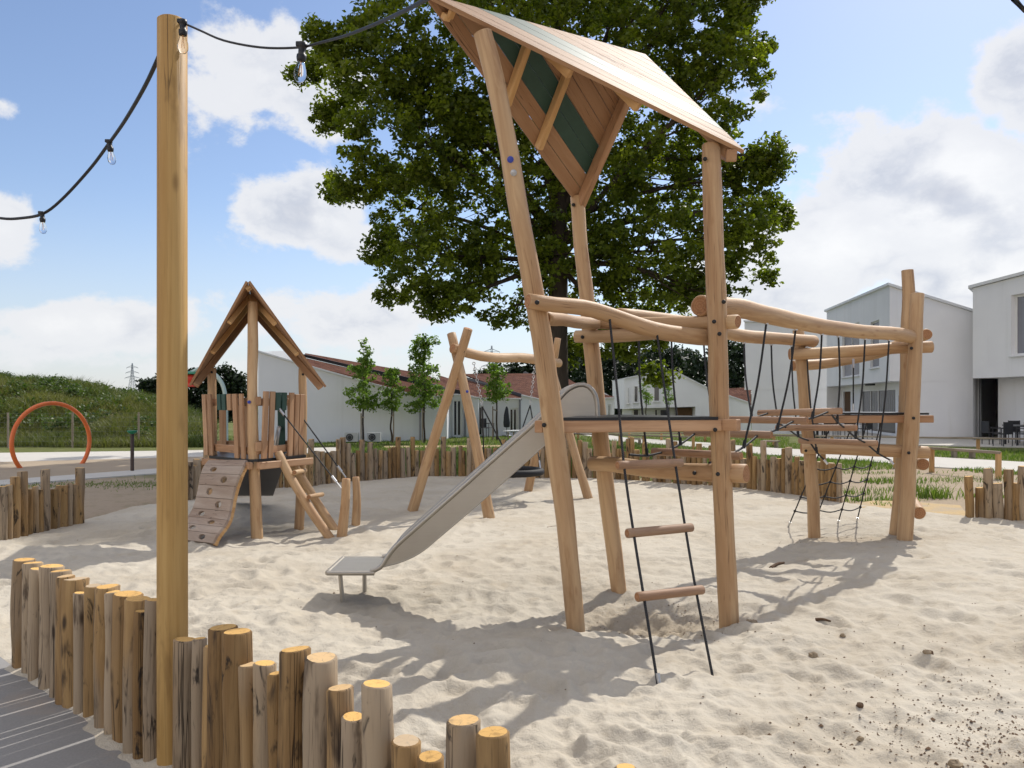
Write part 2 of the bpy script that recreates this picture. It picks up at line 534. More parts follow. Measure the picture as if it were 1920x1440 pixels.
M_TRIM = plain('white_trim', (0.66, 0.67, 0.68), .5, .3, 0, .02)
M_FRAME = plain('white_frame', (0.74, 0.74, 0.74), .4, .4, 0, .01)
M_GLASS = plain('dark_glass', (0.018, 0.021, 0.026), .07, .6, 0, .1, .6)
M_CURT = plain('curtain', (0.22, 0.22, 0.25), .25, .4, 0, .08, 2)
M_FASC = plain('dark_fascia', (0.022, 0.022, 0.026), .5, .4)
M_SLAT = plain('slat_wood', (0.115, 0.066, 0.036), .7, .2, 0, .2, 8)
M_DARKIN = plain('dark_interior', (0.03, 0.025, 0.022), .8, .2)
M_PIPE = plain('zinc_pipe', (0.22, 0.23, 0.25), .45, .4, .5)
M_ORANGE = plain('orange_paint', (0.70, 0.155, 0.035), .38, .4, 0, .04)
M_RED = plain('red_plastic', (0.62, 0.05, 0.025), .4, .4)
M_GRN = plain('green_plastic', (0.01, 0.17, 0.075), .35, .4)
M_PALE = plain('pale_paint', (0.42, 0.52, 0.47), .4, .4)
M_BROWNP = plain('brown_paint', (0.055, 0.035, 0.026), .5, .3)
M_CONC = plain('light_concrete', (0.50, 0.475, 0.43), .9, .15, 0, .06, .8, .2)
M_CHAIR = plain('chair_black', (0.018, 0.018, 0.021), .5, .4)
M_CLOTH = plain('grey_cloth', (0.05, 0.055, 0.065), .85, .1)
M_TABLE = plain('table_grey', (0.16, 0.165, 0.17), .5, .3)
M_ACB = plain('unit_grey', (0.40, 0.41, 0.41), .5, .3)
M_ACF = plain('unit_fan', (0.03, 0.03, 0.032), .6, .3)
M_WIRE = plain('wire_grey', (0.16, 0.17, 0.165), .5, .4, .6)
M_PYL = plain('pylon_steel', (0.30, 0.33, 0.38), .6, .2, .3)
M_BLUE = plain('blue_sticker', (0.04, 0.06, 0.34), .4, .4, 0, .2, 60)
M_PSTK = plain('pale_sticker', (0.42, 0.42, 0.42), .35, .5, .4, .2, 60)
M_CABLE = plain('cable_black', (0.015, 0.014, 0.014), .5, .35)
M_STONE = plain('stone', (0.27, 0.21, 0.14), .85, .2, 0, .25, 25, .5)
M_TWIG = plain('twig', (0.10, 0.06, 0.035), .85, .2, 0, .25, 25, .5)

# rope: twisted look by a fine diagonal wave bump
M_ROPE, t, b = newmat('black_rope', .55, .35)
at = t.n('ShaderNodeAttribute', _out=1, attribute_name='grain')
sp = t.t.nodes.new('ShaderNodeSeparateXYZ'); t.t.links.new(at, sp.inputs[0])
wv = t.math('SINE', t.math('ADD', t.math('MULTIPLY', sp.outputs[2], 420.0), t.math('MULTIPLY', t.math('ARCTAN2', sp.outputs[1], sp.outputs[0]), 3.0)))
setc(t, b, t.mixc(t.rng(wv, -1, 1), (0.008, 0.008, 0.009), (0.03, 0.03, 0.032)))
bump(t, b, wv, .5, .003)

# brushed steel of the slide
M_STEEL, t, b = newmat('brushed_steel', .36, .5, .85)
tc = t.n('ShaderNodeTexCoord', _out=3)
n_ = t.noise(t.vmath('MULTIPLY', tc, (3, 120, 120)), 1, 3, .6)
n2_ = t.noise(tc, 3, 5, .6)
setc(t, b, t.mixc(n2_, (0.36, 0.33, 0.285), (0.46, 0.43, 0.38)))
t.t.links.new(t.rng(n_, .2, .8, .36, .52), b.inputs['Roughness'])
bump(t, b, n_, .06, .002)

# glass bulb
M_BULB, t, b = newmat('bulb_glass', .02, .5)
setc(t, b, (0.96, 0.96, 0.96))
b.inputs['Transmission Weight'].default_value = 1.0
b.inputs['IOR'].default_value = 1.12
M_FIL = plain('filament', (0.7, 0.34, 0.12), .4, .4)

def leafmat(name, cd, cl, trans=.35, rough=.5, tint=(1.5, 1.75, .75)):
    m, t, b = newmat(name, rough, .35)
    lv = t.n('ShaderNodeAttribute', _out=2, attribute_name='lv')
    col = t.mixc(lv, cd, cl)
    setc(t, b, col)
    tr = t.n('ShaderNodeBsdfTranslucent', ins={'Color': t.mixc(1.0, col, tint, 'MULTIPLY')})
    mx = t.n('ShaderNodeMixShader', ins={0: trans, 1: b.outputs[0], 2: tr})
    out = t.t.nodes['Material Output']
    t.t.links.new(mx, out.inputs[0])
    return m
L_OAK = leafmat('oak_leaf', (0.036, 0.064, 0.009), (0.170, 0.210, 0.020), .44, tint=(1.7, 1.75, .45))
L_YOUNG = leafmat('young_leaf', (0.070, 0.125, 0.022), (0.19, 0.27, 0.055), .45)
L_WOOD = leafmat('wood_leaf', (0.010, 0.020, 0.010), (0.028, 0.046, 0.019), .15)
L_HILL = leafmat('hill_leaf', (0.030, 0.060, 0.016), (0.105, 0.145, 0.035), .3)
L_HGRASS = leafmat('hill_grass', (0.045, 0.078, 0.014), (0.175, 0.165, 0.055), .3)
L_GRASS = leafmat('grass_blade', (0.055, 0.105, 0.016), (0.165, 0.205, 0.045), .35)
M_BARK, t, b = newmat('bark', .9, .15)
at = t.n('ShaderNodeAttribute', _out=1, attribute_name='grain')
n_ = t.noise(t.vmath('MULTIPLY', at, (9, 9, 2.0)), 1, 5, .65, .5)
setc(t, b, t.mixc(n_, (0.028, 0.022, 0.017), (0.085, 0.066, 0.050)))
bump(t, b, n_, .8, .04)

# sedum roof
M_SEDUM, t, b = newmat('sedum_roof', .95, .1)
tc = t.n('ShaderNodeTexCoord', _out=3)
n_ = t.noise(tc, 2.2, 6, .7); n2_ = t.noise(tc, 18, 3, .7)
col = t.mixc(t.rng(n_, .35, .65), (0.080, 0.030, 0.021), (0.145, 0.064, 0.042))
col = t.mixc(t.rng(n2_, .5, .72, 0, .6), col, (0.075, 0.06, 0.028))
setc(t, b, col); bump(t, b, n2_, .8, .08)

# sand
M_SAND, t, b = newmat('sand', .95, .12)
tc = t.n('ShaderNodeTexCoord', _out=3)
n1 = t.noise(tc, .9, 5, .6, .3); n2 = t.noise(tc, 5.0, 4, .6); n3 = t.noise(tc, 260, 2, .6); n4 = t.noise(tc, 48, 4, .7)
col = t.mixc(t.rng(n1, .35, .7), (0.515, 0.470, 0.390), (0.445, 0.393, 0.312))
col = t.mixc(t.rng(n2, .55, .75, 0, .35), col, (0.40, 0.32, 0.22))
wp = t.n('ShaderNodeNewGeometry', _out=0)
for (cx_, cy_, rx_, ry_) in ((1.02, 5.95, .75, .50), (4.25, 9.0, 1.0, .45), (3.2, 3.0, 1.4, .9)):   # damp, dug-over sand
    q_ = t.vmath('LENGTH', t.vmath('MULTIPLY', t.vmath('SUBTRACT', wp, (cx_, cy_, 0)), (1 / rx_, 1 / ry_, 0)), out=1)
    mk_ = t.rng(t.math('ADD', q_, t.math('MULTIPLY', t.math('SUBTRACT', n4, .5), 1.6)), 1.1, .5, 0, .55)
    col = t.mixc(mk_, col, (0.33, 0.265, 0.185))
col = t.mixc(t.rng(n3, .35, .75, 0, .35), col, (0.36, 0.30, 0.22))
col = t.mixc(t.rng(n4, .70, .78, 0, .75), col, (0.17, 0.125, 0.08))
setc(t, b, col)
n5 = t.noise(tc, 19, 5, .62, .4)
bump(t, b, t.math('ADD', t.math('ADD', t.math('MULTIPLY', n3, .22), n4), t.math('MULTIPLY', n5, 2.2)), .5, .014)

# ground outside: grass, bare soil, chips (by place)
M_GROUND, t, b = newmat('ground_soil', .95, .1)
tc = t.n('ShaderNodeTexCoord', _out=3)
gpos = t.n('ShaderNodeNewGeometry', _out=0)
n1 = t.noise(gpos, .35, 5, .65, .4); n2 = t.noise(gpos, 3.0, 5, .7); n3 = t.noise(gpos, 30, 4, .7)
grass = t.mixc(n3, (0.060, 0.082, 0.020), (0.155, 0.165, 0.055))
soil = t.mixc(n3, (0.28, 0.215, 0.15), (0.43, 0.35, 0.26))
sp = t.t.nodes.new('ShaderNodeSeparateXYZ'); t.t.links.new(gpos, sp.inputs[0])
near = t.rng(t.math('SUBTRACT', sp.outputs[1], t.math('MINIMUM', t.math('MAXIMUM', t.math('MULTIPLY', t.math('SUBTRACT', sp.outputs[0], 3.5), .8), 0.0), 2.6)), 15.5, 18.0)            # soil near the sand pit, lawn farther out
gm = t.math('ADD', near, t.math('MULTIPLY', t.math('SUBTRACT', n2, .5), 1.6), clamp=True)
gm = t.math('MULTIPLY', gm, t.rng(n1, .30, .42, .75, 1.0))
col = t.mixc(gm, soil, grass)
setc(t, b, col); bump(t, b, n3, .6, .03)

M_CHIPS, t, b = newmat('wood_chips', .95, .1)
tc = t.n('ShaderNodeTexCoord', _out=3)
n1 = t.noise(t.vmath('MULTIPLY', tc, (60, 25, 30)), 1, 3, .7); n2 = t.noise(tc, 2.5, 4, .6)
setc(t, b, t.mixc(t.rng(n2, .4, .65), t.mixc(n1, (0.34, 0.24, 0.12), (0.62, 0.47, 0.27)), (0.40, 0.33, 0.24)))
bump(t, b, n1, .6, .02)

# play plaza: tan concrete with wet-looking tone
M_PLAZA, t, b = newmat('plaza_surface', .85, .2)
gpos = t.n('ShaderNodeNewGeometry', _out=0)
n1 = t.noise(gpos, .8, 5, .6)
setc(t, b, t.mixc(n1, (0.30, 0.235, 0.165), (0.38, 0.305, 0.215)))

# grey paving in the foreground, dusted with sand
M_PAVE, t, b = newmat('grey_paving', .75, .25)
gpos = t.n('ShaderNodeNewGeometry', _out=0)
n1 = t.noise(gpos, 1.6, 6, .65, .5); n2 = t.noise(gpos, 90, 3, .6); n3 = t.noise(gpos, 12, 4, .7)
col = t.mixc(n2, (0.20, 0.193, 0.187), (0.31, 0.30, 0.285))
col = t.mixc(t.rng(n1, .50, .70, 0, .7), col, (0.32, 0.265, 0.215))
setc(t, b, col)
bump(t, b, t.math('ADD', t.math('MULTIPLY', n2, .4), n3), .25, .01)
# ================================================================== SETTING
def gz(x, y):
    """height of the land outside the sand pit"""
    y = np.asarray(y, float); x = np.asarray(x, float)
    t = np.clip((np.hypot(x, y) - 38) / 24, 0, 1)
    return -0.62 * t * t * (3 - 2 * t) - 0.012

# palisade arc behind the pit, left and right runs, foreground run (plan positions)
ARC = [(345, 12.5), (430, 13.6), (500, 14.3), (577, 14.8), (700, 15.8), (800, 16.5), (900, 16.6), (1000, 16.3), (1100, 16.0), (1200, 15.5),
       (1300, 14.9), (1400, 14.2), (1480, 13.4), (1530, 12.8), (1574, 12.25)]
arc_pts = smooth_curve([K(px, d) for px, d in ARC], 400)
FORE_A, FORE_B = V(0.75, 1.40, 0), V(-2.97, 4.65, 0)
LEFT_RUN = [K(-190, 7.4), K(-60, 8.5), K(6, 8.95), K(80, 9.6), K(152, 10.2)]
RIGHT_RUN = [K(1812, 10.62), K(1870, 10.5), K(1920, 10.35), K(2060, 10.0), K(2200, 9.4)]

pit = [FORE_A + V(1.2, -1.05, 0), FORE_A + V(.06, .06, 0), FORE_B + V(0, .02, 0), V(-4.6, 6.15, 0), V(-7.4, 8.55, 0)]
pit += [p + V(-.1, .1, 0) for p in LEFT_RUN[1:]]
pit += [K(250, 11.8)]
pit += [p + V(0, .12, 0) for p in arc_pts[::12]]
pit += [K(1640, 11.7), K(1720, 11.2)]
pit += [p + V(0, .12, 0) for p in RIGHT_RUN]
pit += [V(9.5, 5, 0), V(8.0, 0.5, 0)]
PIT = np.array([(p.x, p.y) for p in pit])

def pit_dist(x, y):
    """signed distance to the pit outline, positive inside"""
    shp = x.shape
    x = x.ravel(); y = y.ravel()
    best = np.full(x.shape, 1e9); ins = np.zeros(x.shape, bool)
    n = len(PIT)
    for i in range(n):
        ax, ay = PIT[i]; bx, by = PIT[(i + 1) % n]
        ex, ey = bx - ax, by - ay
        t = np.clip(((x - ax) * ex + (y - ay) * ey) / (ex * ex + ey * ey + 1e-12), 0, 1)
        best = np.minimum(best, np.hypot(x - ax - t * ex, y - ay - t * ey))
        c = ((ay > y) != (by > y))
        xi = ax + (y - ay) / (by - ay + 1e-12) * ex
        ins ^= c & (x < xi)
    return np.where(ins, best, -best).reshape(shp)

def make_sand():
    rs = np.random.RandomState(5)
    ny, nx = 640, 620
    d = np.exp(np.linspace(math.log(1.15), math.log(17.6), ny))
    k = np.linspace(-0.98, 0.98, nx)
    Y = np.repeat(d[:, None], nx, 1); X = Y * k[None, :]
    Zh = np.zeros_like(X)
    wx = X + .25 * (vnoise(X * 1.3, Y * 1.3, 91) - .5); wy = Y + .25 * (vnoise(X * 1.3, Y * 1.3, 92) - .5)
    for sc, am, sd_ in ((0.45, .045, 1), (1.1, .026, 2), (2.6, .013, 3)):
        Zh += am * (vnoise(wx * sc, wy * sc, sd_) - .5) * 2
    rid = 1 - np.abs(vnoise(wx * 3.6, wy * 4.6, 6) * 2 - 1)          # soft crests
    Zh += 0.017 * (rid ** 2.2 - .35)
    rid2 = 1 - np.abs(vnoise(wx * 7.5 + 9, wy * 9.0, 16) * 2 - 1)
    Zh += .010 * (rid2 ** 2 - .35)
    rid3 = 1 - np.abs(vnoise(wx * 13 + 3, wy * 17, 26) * 2 - 1)
    Zh += .0085 * (rid3 ** 2 - .35) * (.4 + vnoise(X * 1.1, Y * 1.1, 27))
    Zh += .007 * (vnoise(X * 16, Y * 16, 7) - .5) + .003 * (vnoise(X * 38, Y * 38, 8) - .5)
    def dimple(x0, y0, r, dep, el, a):
        R_ = r * 1.9
        i0 = np.searchsorted(d, y0 - R_); i1 = np.searchsorted(d, y0 + R_)
        if i1 <= i0: return
        kk0 = (x0 - R_) / (y0 - R_ if x0 - R_ < 0 else y0 + R_); kk1 = (x0 + R_) / (y0 - R_ if x0 + R_ > 0 else y0 + R_)
        j0 = np.searchsorted(k, kk0); j1 = np.searchsorted(k, kk1)
        if j1 <= j0: return
        xs = X[i0:i1, j0:j1] - x0; ys = Y[i0:i1, j0:j1] - y0
        ca, sa = math.cos(a), math.sin(a)
        u = (xs * ca + ys * sa) / (r * el); v_ = (-xs * sa + ys * ca) / r
        q = np.hypot(u, v_)
        Zh[i0:i1, j0:j1] += -dep * np.where(q < 1, np.clip(1 - q * q, 0, 1) ** 1.4, 0) + dep * .38 * np.exp(-((q - 1.12) / .26) ** 2)
    for _ in range(2600):
        y0 = math.exp(rs.uniform(math.log(1.3), math.log(15))); x0 = y0 * rs.uniform(-.85, .85)
        dimple(x0, y0, rs.uniform(.05, .13), rs.uniform(.005, .019), rs.uniform(1.0, 2.3), rs.uniform(0, 3.14))
    for _ in range(900):
        y0 = rs.uniform(2, 15); x0 = y0 * rs.uniform(-.8, .8)
        dimple(x0, y0, rs.uniform(.08, .15), rs.uniform(.010, .028), rs.uniform(1.3, 2.2), rs.uniform(0, 3.14))
    Zh *= np.clip(1.12 - .02 * Y, .8, 1.0)
    # hollow scraped out below the tower, and the scoop at the slide's foot
    def hump(x0, y0, rx, ry, am, a=0):
        ca, sa = math.cos(a), math.sin(a)
        u = ((X - x0) * ca + (Y - y0) * sa) / rx; v_ = (-(X - x0) * sa + (Y - y0) * ca) / ry
        return am * np.exp(-(u * u + v_ * v_))
    Zh += hump(1.05, 5.95, .62, .45, .07) * (vnoise(X * 17, Y * 17, 51) - .5) + hump(1.05, 5.95, .62, .45, .035) * (vnoise(X * 40, Y * 40, 52) - .5)
    Zh += hump(1.05, 5.95, .62, .45, -.20) + hump(.45, 5.15, .7, .3, .05) + hump(1.75, 5.5, .5, .25, .04)
    Zh += hump(-.75, 6.0, .6, .35, -.05) + hump(-1.9, 5.6, .8, .3, .03)
    Zh += hump(4.2, 9.3, .8, .5, -.08)
    sdist = pit_dist(X, Y)
    edge = np.clip(sdist / .35, 0, 1)
    Zh = Zh * (.35 + .65 * edge)
    low = np.clip(-sdist / .30, 0, 1)
    Zh -= .16 * low * low * (3 - 2 * low)
    v = np.stack([X, Y, Zh], -1).reshape(-1, 3)
    i = np.arange(ny - 1)[:, None] * nx + np.arange(nx - 1)[None, :]
    q = np.stack([i, i + 1, i + nx + 1, i + nx], -1).reshape(-1, 4)
    o = big_mesh('sand', v, quads=q, mats=M_SAND, smooth=True)
    tag(o, kind='structure')
    return d, k, Zh
SD, SKK, SZ = make_sand()
def sz(x, y):
    i = int(np.clip(np.searchsorted(SD, y), 0, len(SD) - 1)); j = int(np.clip(np.searchsorted(SKK, x / y), 0, len(SKK) - 1))
    return float(SZ[i, j])

# ground: one sheet out to the horizon
def make_ground():
    r = np.concatenate([np.linspace(0.01, 60, 110), np.exp(np.linspace(math.log(62), math.log(2600), 40))])
    na = 180
    a = np.linspace(0, 2 * math.pi, na, endpoint=False)
    X = r[:, None] * np.sin(a)[None]; Y = r[:, None] * np.cos(a)[None]
    Z_ = gz(X, Y) + .03 * (vnoise(X * .6, Y * .6, 31) - .5) * (np.hypot(X, Y) > 14)
    sdist = pit_dist(X, Y)
    Z_ = np.where(sdist > .5, -.5, np.where(sdist > -.1, Z_ - .05 - .3 * np.clip(sdist, 0, 1), Z_))
    v = np.stack([X, Y, Z_], -1).reshape(-1, 3)
    n = len(r)
    i = np.arange(n - 1)[:, None] * na; j = np.arange(na)[None]; j2 = (np.arange(na) + 1)[None] % na
    q = np.stack([i + j, i + j2, i + na + j2, i + na + j], -1).reshape(-1, 4)[:, ::-1]
    tag(big_mesh('ground', v, quads=q, mats=M_GROUND, smooth=True), kind='structure')
make_ground()

def sheet(name, pts, m, z=0.004, thick=.05):
    b_ = MB()
    b_.prism([V(p[0], p[1], z) for p in pts], V(0, 0, -thick), 0)
    return tag(b_.build(name, m), kind='structure')
# grey paving in front of the foreground palisade
n_ = V(-.66, -.75, 0)
pv = [FORE_A + n_ * .02 + V(1.5, -1.31, 0), FORE_A + n_ * .02, FORE_B + n_ * .0 + V(-.03, -.03, 0), V(-4.62, 6.1, 0), V(-7.5, 8.6, 0), V(-14, 9, 0), V(-16, -3, 0), V(3, -4, 0)]
def make_paving():
    b_ = MB()
    b_.prism([V(p.x, p.y, .012) for p in pv], V(0, 0, -.1), 0)
    tag(b_.build('paving', M_PAVE), kind='structure')
make_paving()
# drifted sand along the foot of the foreground palisade
def make_drift():
    d = (FORE_B - FORE_A).normalized(); nn = V(d.y, -d.x, 0)
    if nn.dot(V(-1, -1, 0)) < 0: nn = -nn
    n, m_ = 140, 10
    vs = []
    L = (FORE_B - FORE_A).length
    for i in range(n):
        s = L * i / (n - 1)
        wdt = .05 + .12 * float(vnoise(s * 2.2, 3.3, 41)) + .07 * float(vnoise(s * 7, 1.3, 42)) * (s < L * .75)
        for j in range(m_):
            t = j / (m_ - 1)
            p = FORE_A + d * s + nn * (t * wdt - .03)
            h = .02 * float(vnoise(p.x * 14, p.y * 14, 44)) + .035 * (1 - t) ** 1.5 * (0.4 + float(vnoise(s * 5, .2, 43)))
            vs.append((p.x, p.y, .010 + h * (1 - t ** 3) - .008 * t))
    i = np.arange(n - 1)[:, None] * m_ + np.arange(m_ - 1)[None]
    q = np.stack([i, i + 1, i + m_ + 1, i + m_], -1).reshape(-1, 4)
    tag(big_mesh('sand_drift', vs, quads=q, mats=M_SAND, smooth=True), kind='structure')
make_drift()

def gpoly(lst, z):
    return [G(px, py, z) for px, py in lst]
sheet('path', gpoly([(1075, 811), (1112, 811), (1177, 821), (1330, 830), (1420, 838), (1740, 856), (1920, 866), (2300, 885), (2300, 920), (1920, 885), (1740, 874.5), (1600, 862), (1420, 851), (1333, 840), (1146, 826)], .014), M_CONC, .014)
sheet('concrete_path', gpoly([(-500, 855), (0, 849), (380, 844), (480, 842), (655, 838), (655, 846), (480, 853), (380, 856), (0, 866), (-500, 880)], .014), M_CONC, .014)
sheet('plaza', gpoly([(-500, 879), (0, 865.5), (380, 855.5), (500, 852), (520, 862), (480, 868), (296, 879), (0, 902), (-500, 940)], .012), M_PLAZA, .012)
sheet('kerb_strip', gpoly([(-500, 940), (0, 900), (296, 878), (500, 866), (500, 870), (296, 887), (0, 909), (-500, 955)], .018), M_CONC, .018)
sheet('gravel_path', gpoly([(720, 836), (955, 834.5), (1060, 834), (1060, 838), (955, 838), (720, 839)], .012), M_CHIPS, .012)
# bark chips in the gap at the right
b_ = MB()
cp = [K(1590, 12.0), K(1640, 12.5), K(1720, 12.3), K(1800, 11.9), K(1816, 10.75), K(1760, 10.9), K(1640, 11.35)]
b_.prism([V(p.x, p.y, .012) for p in cp], V(0, 0, -.1), 0)
tag(b_.build('wood_chip_patch', M_CHIPS), kind='structure')

# terraces of the houses on the right
sheet('terrace', [(14.4, 36), (13.2, 30.2), (16.2, 28.2), (21, 26.3), (30, 23.5), (34, 40), (22, 48), (18.3, 47)], M_CONC, .03)

# ------------------------------------------------------------------ leaves / grass makers
def leaf_cloud(centers, rad, per, size, seed, up=.35, aspect=.62, lvc=None):
    rs = np.random.RandomState(seed)
    C_ = np.repeat(np.asarray(centers, float), per, 0)
    Rr = np.repeat(np.broadcast_to(np.asarray(rad, float), (len(centers),)), per)
    n = len(C_)
    off = rs.normal(size=(n, 3)); off /= np.linalg.norm(off, axis=1)[:, None] + 1e-9
    off *= (rs.uniform(0, 1, n) ** .5 * Rr)[:, None]; off[:, 2] *= .75
    c = C_ + off
    nrm = rs.normal(size=(n, 3)); nrm[:, 2] = np.abs(nrm[:, 2]) + up
    nrm /= np.linalg.norm(nrm, axis=1)[:, None]
    tx = np.cross(nrm, rs.normal(size=(n, 3))); tx /= np.linalg.norm(tx, axis=1)[:, None] + 1e-9
    ty = np.cross(nrm, tx)
    s = size * rs.uniform(.65, 1.35, n)[:, None]
    a = c - tx * s * .5; bq = c + ty * s * aspect * .5 + nrm * s * .12 + tx * s * .08; e = c + tx * s * .5; f = c - ty * s * aspect * .5 + nrm * s * .12 + tx * s * .08
    v = np.stack([a, bq, e, f], 1).reshape(-1, 3)
    q = np.arange(n * 4).reshape(-1, 4)
    lc = rs.uniform(0, 1, len(centers)) if lvc is None else lvc
    lv = np.clip(np.repeat(lc, per) * .55 + rs.uniform(0, 1, n) * .5, 0, 1)
    return v, q, np.repeat(lv, 4)

def blob_centers(blobs, n, seed, lo=.55, pw=.55):
    """points spread through ellipsoids (x,y,z,rx,ry,rz), denser toward their outside"""
    rs = np.random.RandomState(seed)
    bl = np.array(blobs, float)
    wts = (bl[:, 3] * bl[:, 4] * bl[:, 5]) ** .60
    pick = rs.choice(len(bl), n, p=wts / wts.sum())
    dv = rs.normal(size=(n, 3)); dv /= np.linalg.norm(dv, axis=1)[:, None]
    r = lo + (1 - lo) * rs.uniform(0, 1, n) ** pw
    r = np.where(rs.uniform(0, 1, n) < .22, rs.uniform(.1, 1, n), r)
    return bl[pick, :3] + dv * r[:, None] * bl[pick, 3:6]

def blades(x, y, z, h, wd_, seed, lean=.35):
    rs = np.random.RandomState(seed)
    n = len(x)
    a = rs.uniform(0, 2 * math.pi, n)
    h = h * rs.uniform(.5, 1.25, n)
    ox, oy = np.cos(a), np.sin(a)
    ln = lean * h * rs.uniform(.2, 1.4, n)
    la = rs.uniform(0, 2 * math.pi, n)
    p = np.stack([x, y, z], 1)
    sd_ = np.stack([ox, oy, 0 * ox], 1) * (wd_ * .5)
    mid = p + np.stack([np.cos(la) * ln * .35, np.sin(la) * ln * .35, h * .6], 1)
    tip = p + np.stack([np.cos(la) * ln, np.sin(la) * ln, h], 1)
    v = np.stack([p - sd_, p + sd_, mid + sd_ * .7, mid - sd_ * .7, tip + sd_ * .08, tip - sd_ * .08], 1).reshape(-1, 3)
    b0 = np.arange(n)[:, None] * 6
    q = np.concatenate([b0 + np.array([[0, 1, 2, 3]]), b0 + np.array([[3, 2, 4, 5]])], 0)
    return v, q, np.repeat(rs.uniform(0, 1, n), 6)

# ------------------------------------------------------------------ the hill at the left with its rough growth
def hill_h(x, y):
    # ridge line follows the photo's skyline, toe at about y = 27.5
    px = CX + x / np.maximum(y, 1) * F
    top = np.interp(px, [-900, -300, 0, 100, 200, 290, 350, 420], [3.5, 3.2, 2.45, 2.15, 1.75, 1.3, .7, 0.0])
    t = np.clip((y - 27.6) / 9.5, 0, 1)
    t2 = np.clip((y - 44) / 14, 0, 1)
    return top * (t * t * (3 - 2 * t)) * (1 - t2 * t2 * (3 - 2 * t2)) + .25 * (vnoise(x * .5, y * .5, 61) - .5) * t
def make_hill():
    xs = np.linspace(-60, -10, 120); ys = np.linspace(27.4, 60, 60)
    X, Y = np.meshgrid(xs, ys)
    Z_ = hill_h(X, Y) - .03
    v = np.stack([X, Y, Z_], -1).reshape(-1, 3)
    nx = len(xs)
    i = np.arange(len(ys) - 1)[:, None] * nx + np.arange(nx - 1)[None]
    q = np.stack([i, i + 1, i + nx + 1, i + nx], -1).reshape(-1, 4)
    tag(big_mesh('hill', v, quads=q, mats=M_GROUND, smooth=True), kind='structure')
    rs = np.random.RandomState(8)
    n = 95000
    y = rs.uniform(27.6, 45, n); px = rs.uniform(-260, 400, n); x = (px - CX) / F * y
    z = hill_h(x, y)
    cl = vnoise(x * .7, y * .7, 62)
    v, q, lv = blades(x, y, z - .03, .26 + .55 * cl * np.clip((y - 27.5) / 3, .25, 1), .030, 9, .75)
    lv = np.clip(np.repeat(vnoise(x * .35, y * .45, 63) * 1.2 - .1, 6) * .65 + lv * .4, 0, 1)
    tag(big_mesh('hill_grass', v, quads=q, mats=L_HGRASS, attr=lv), 'long wild grass growing over the earth bank', 'grass', kind='stuff')
    # shrubs and weeds: mostly on the left crest
    cs = []; rr = []; lc = []
    for _ in range(800):
        px = rs.uniform(-260, 330); y_ = rs.uniform(29, 40)
        f = np.interp(px, [-260, 60, 160, 330], [1, 1, .55, .25]) * np.interp(y_, [29, 33, 35, 40], [.15, .5, 1, 1])
        if rs.uniform() > f: continue
        x_ = (px - CX) / F * y_
        if vnoise(x_ * .45, y_ * .45, 64) < .36: continue
        h_ = float(hill_h(np.array(x_), np.array(y_)))
        for q_ in range(3):
            cs.append((x_ + rs.uniform(-.3, .3), y_ + rs.uniform(-.3, .3), h_ + rs.uniform(.1, .55))); rr.append(rs.uniform(.22, .42)); lc.append(rs.uniform(0, .8))
    v, q, lv = leaf_cloud(cs, rr, 30, .13, 10, lvc=np.array(lc))
    tag(big_mesh('hill_shrubs', v, quads=q, mats=L_HILL, attr=lv), 'dense green bushes and weeds covering the crest of the bank', 'bushes', kind='stuff')
make_hill()

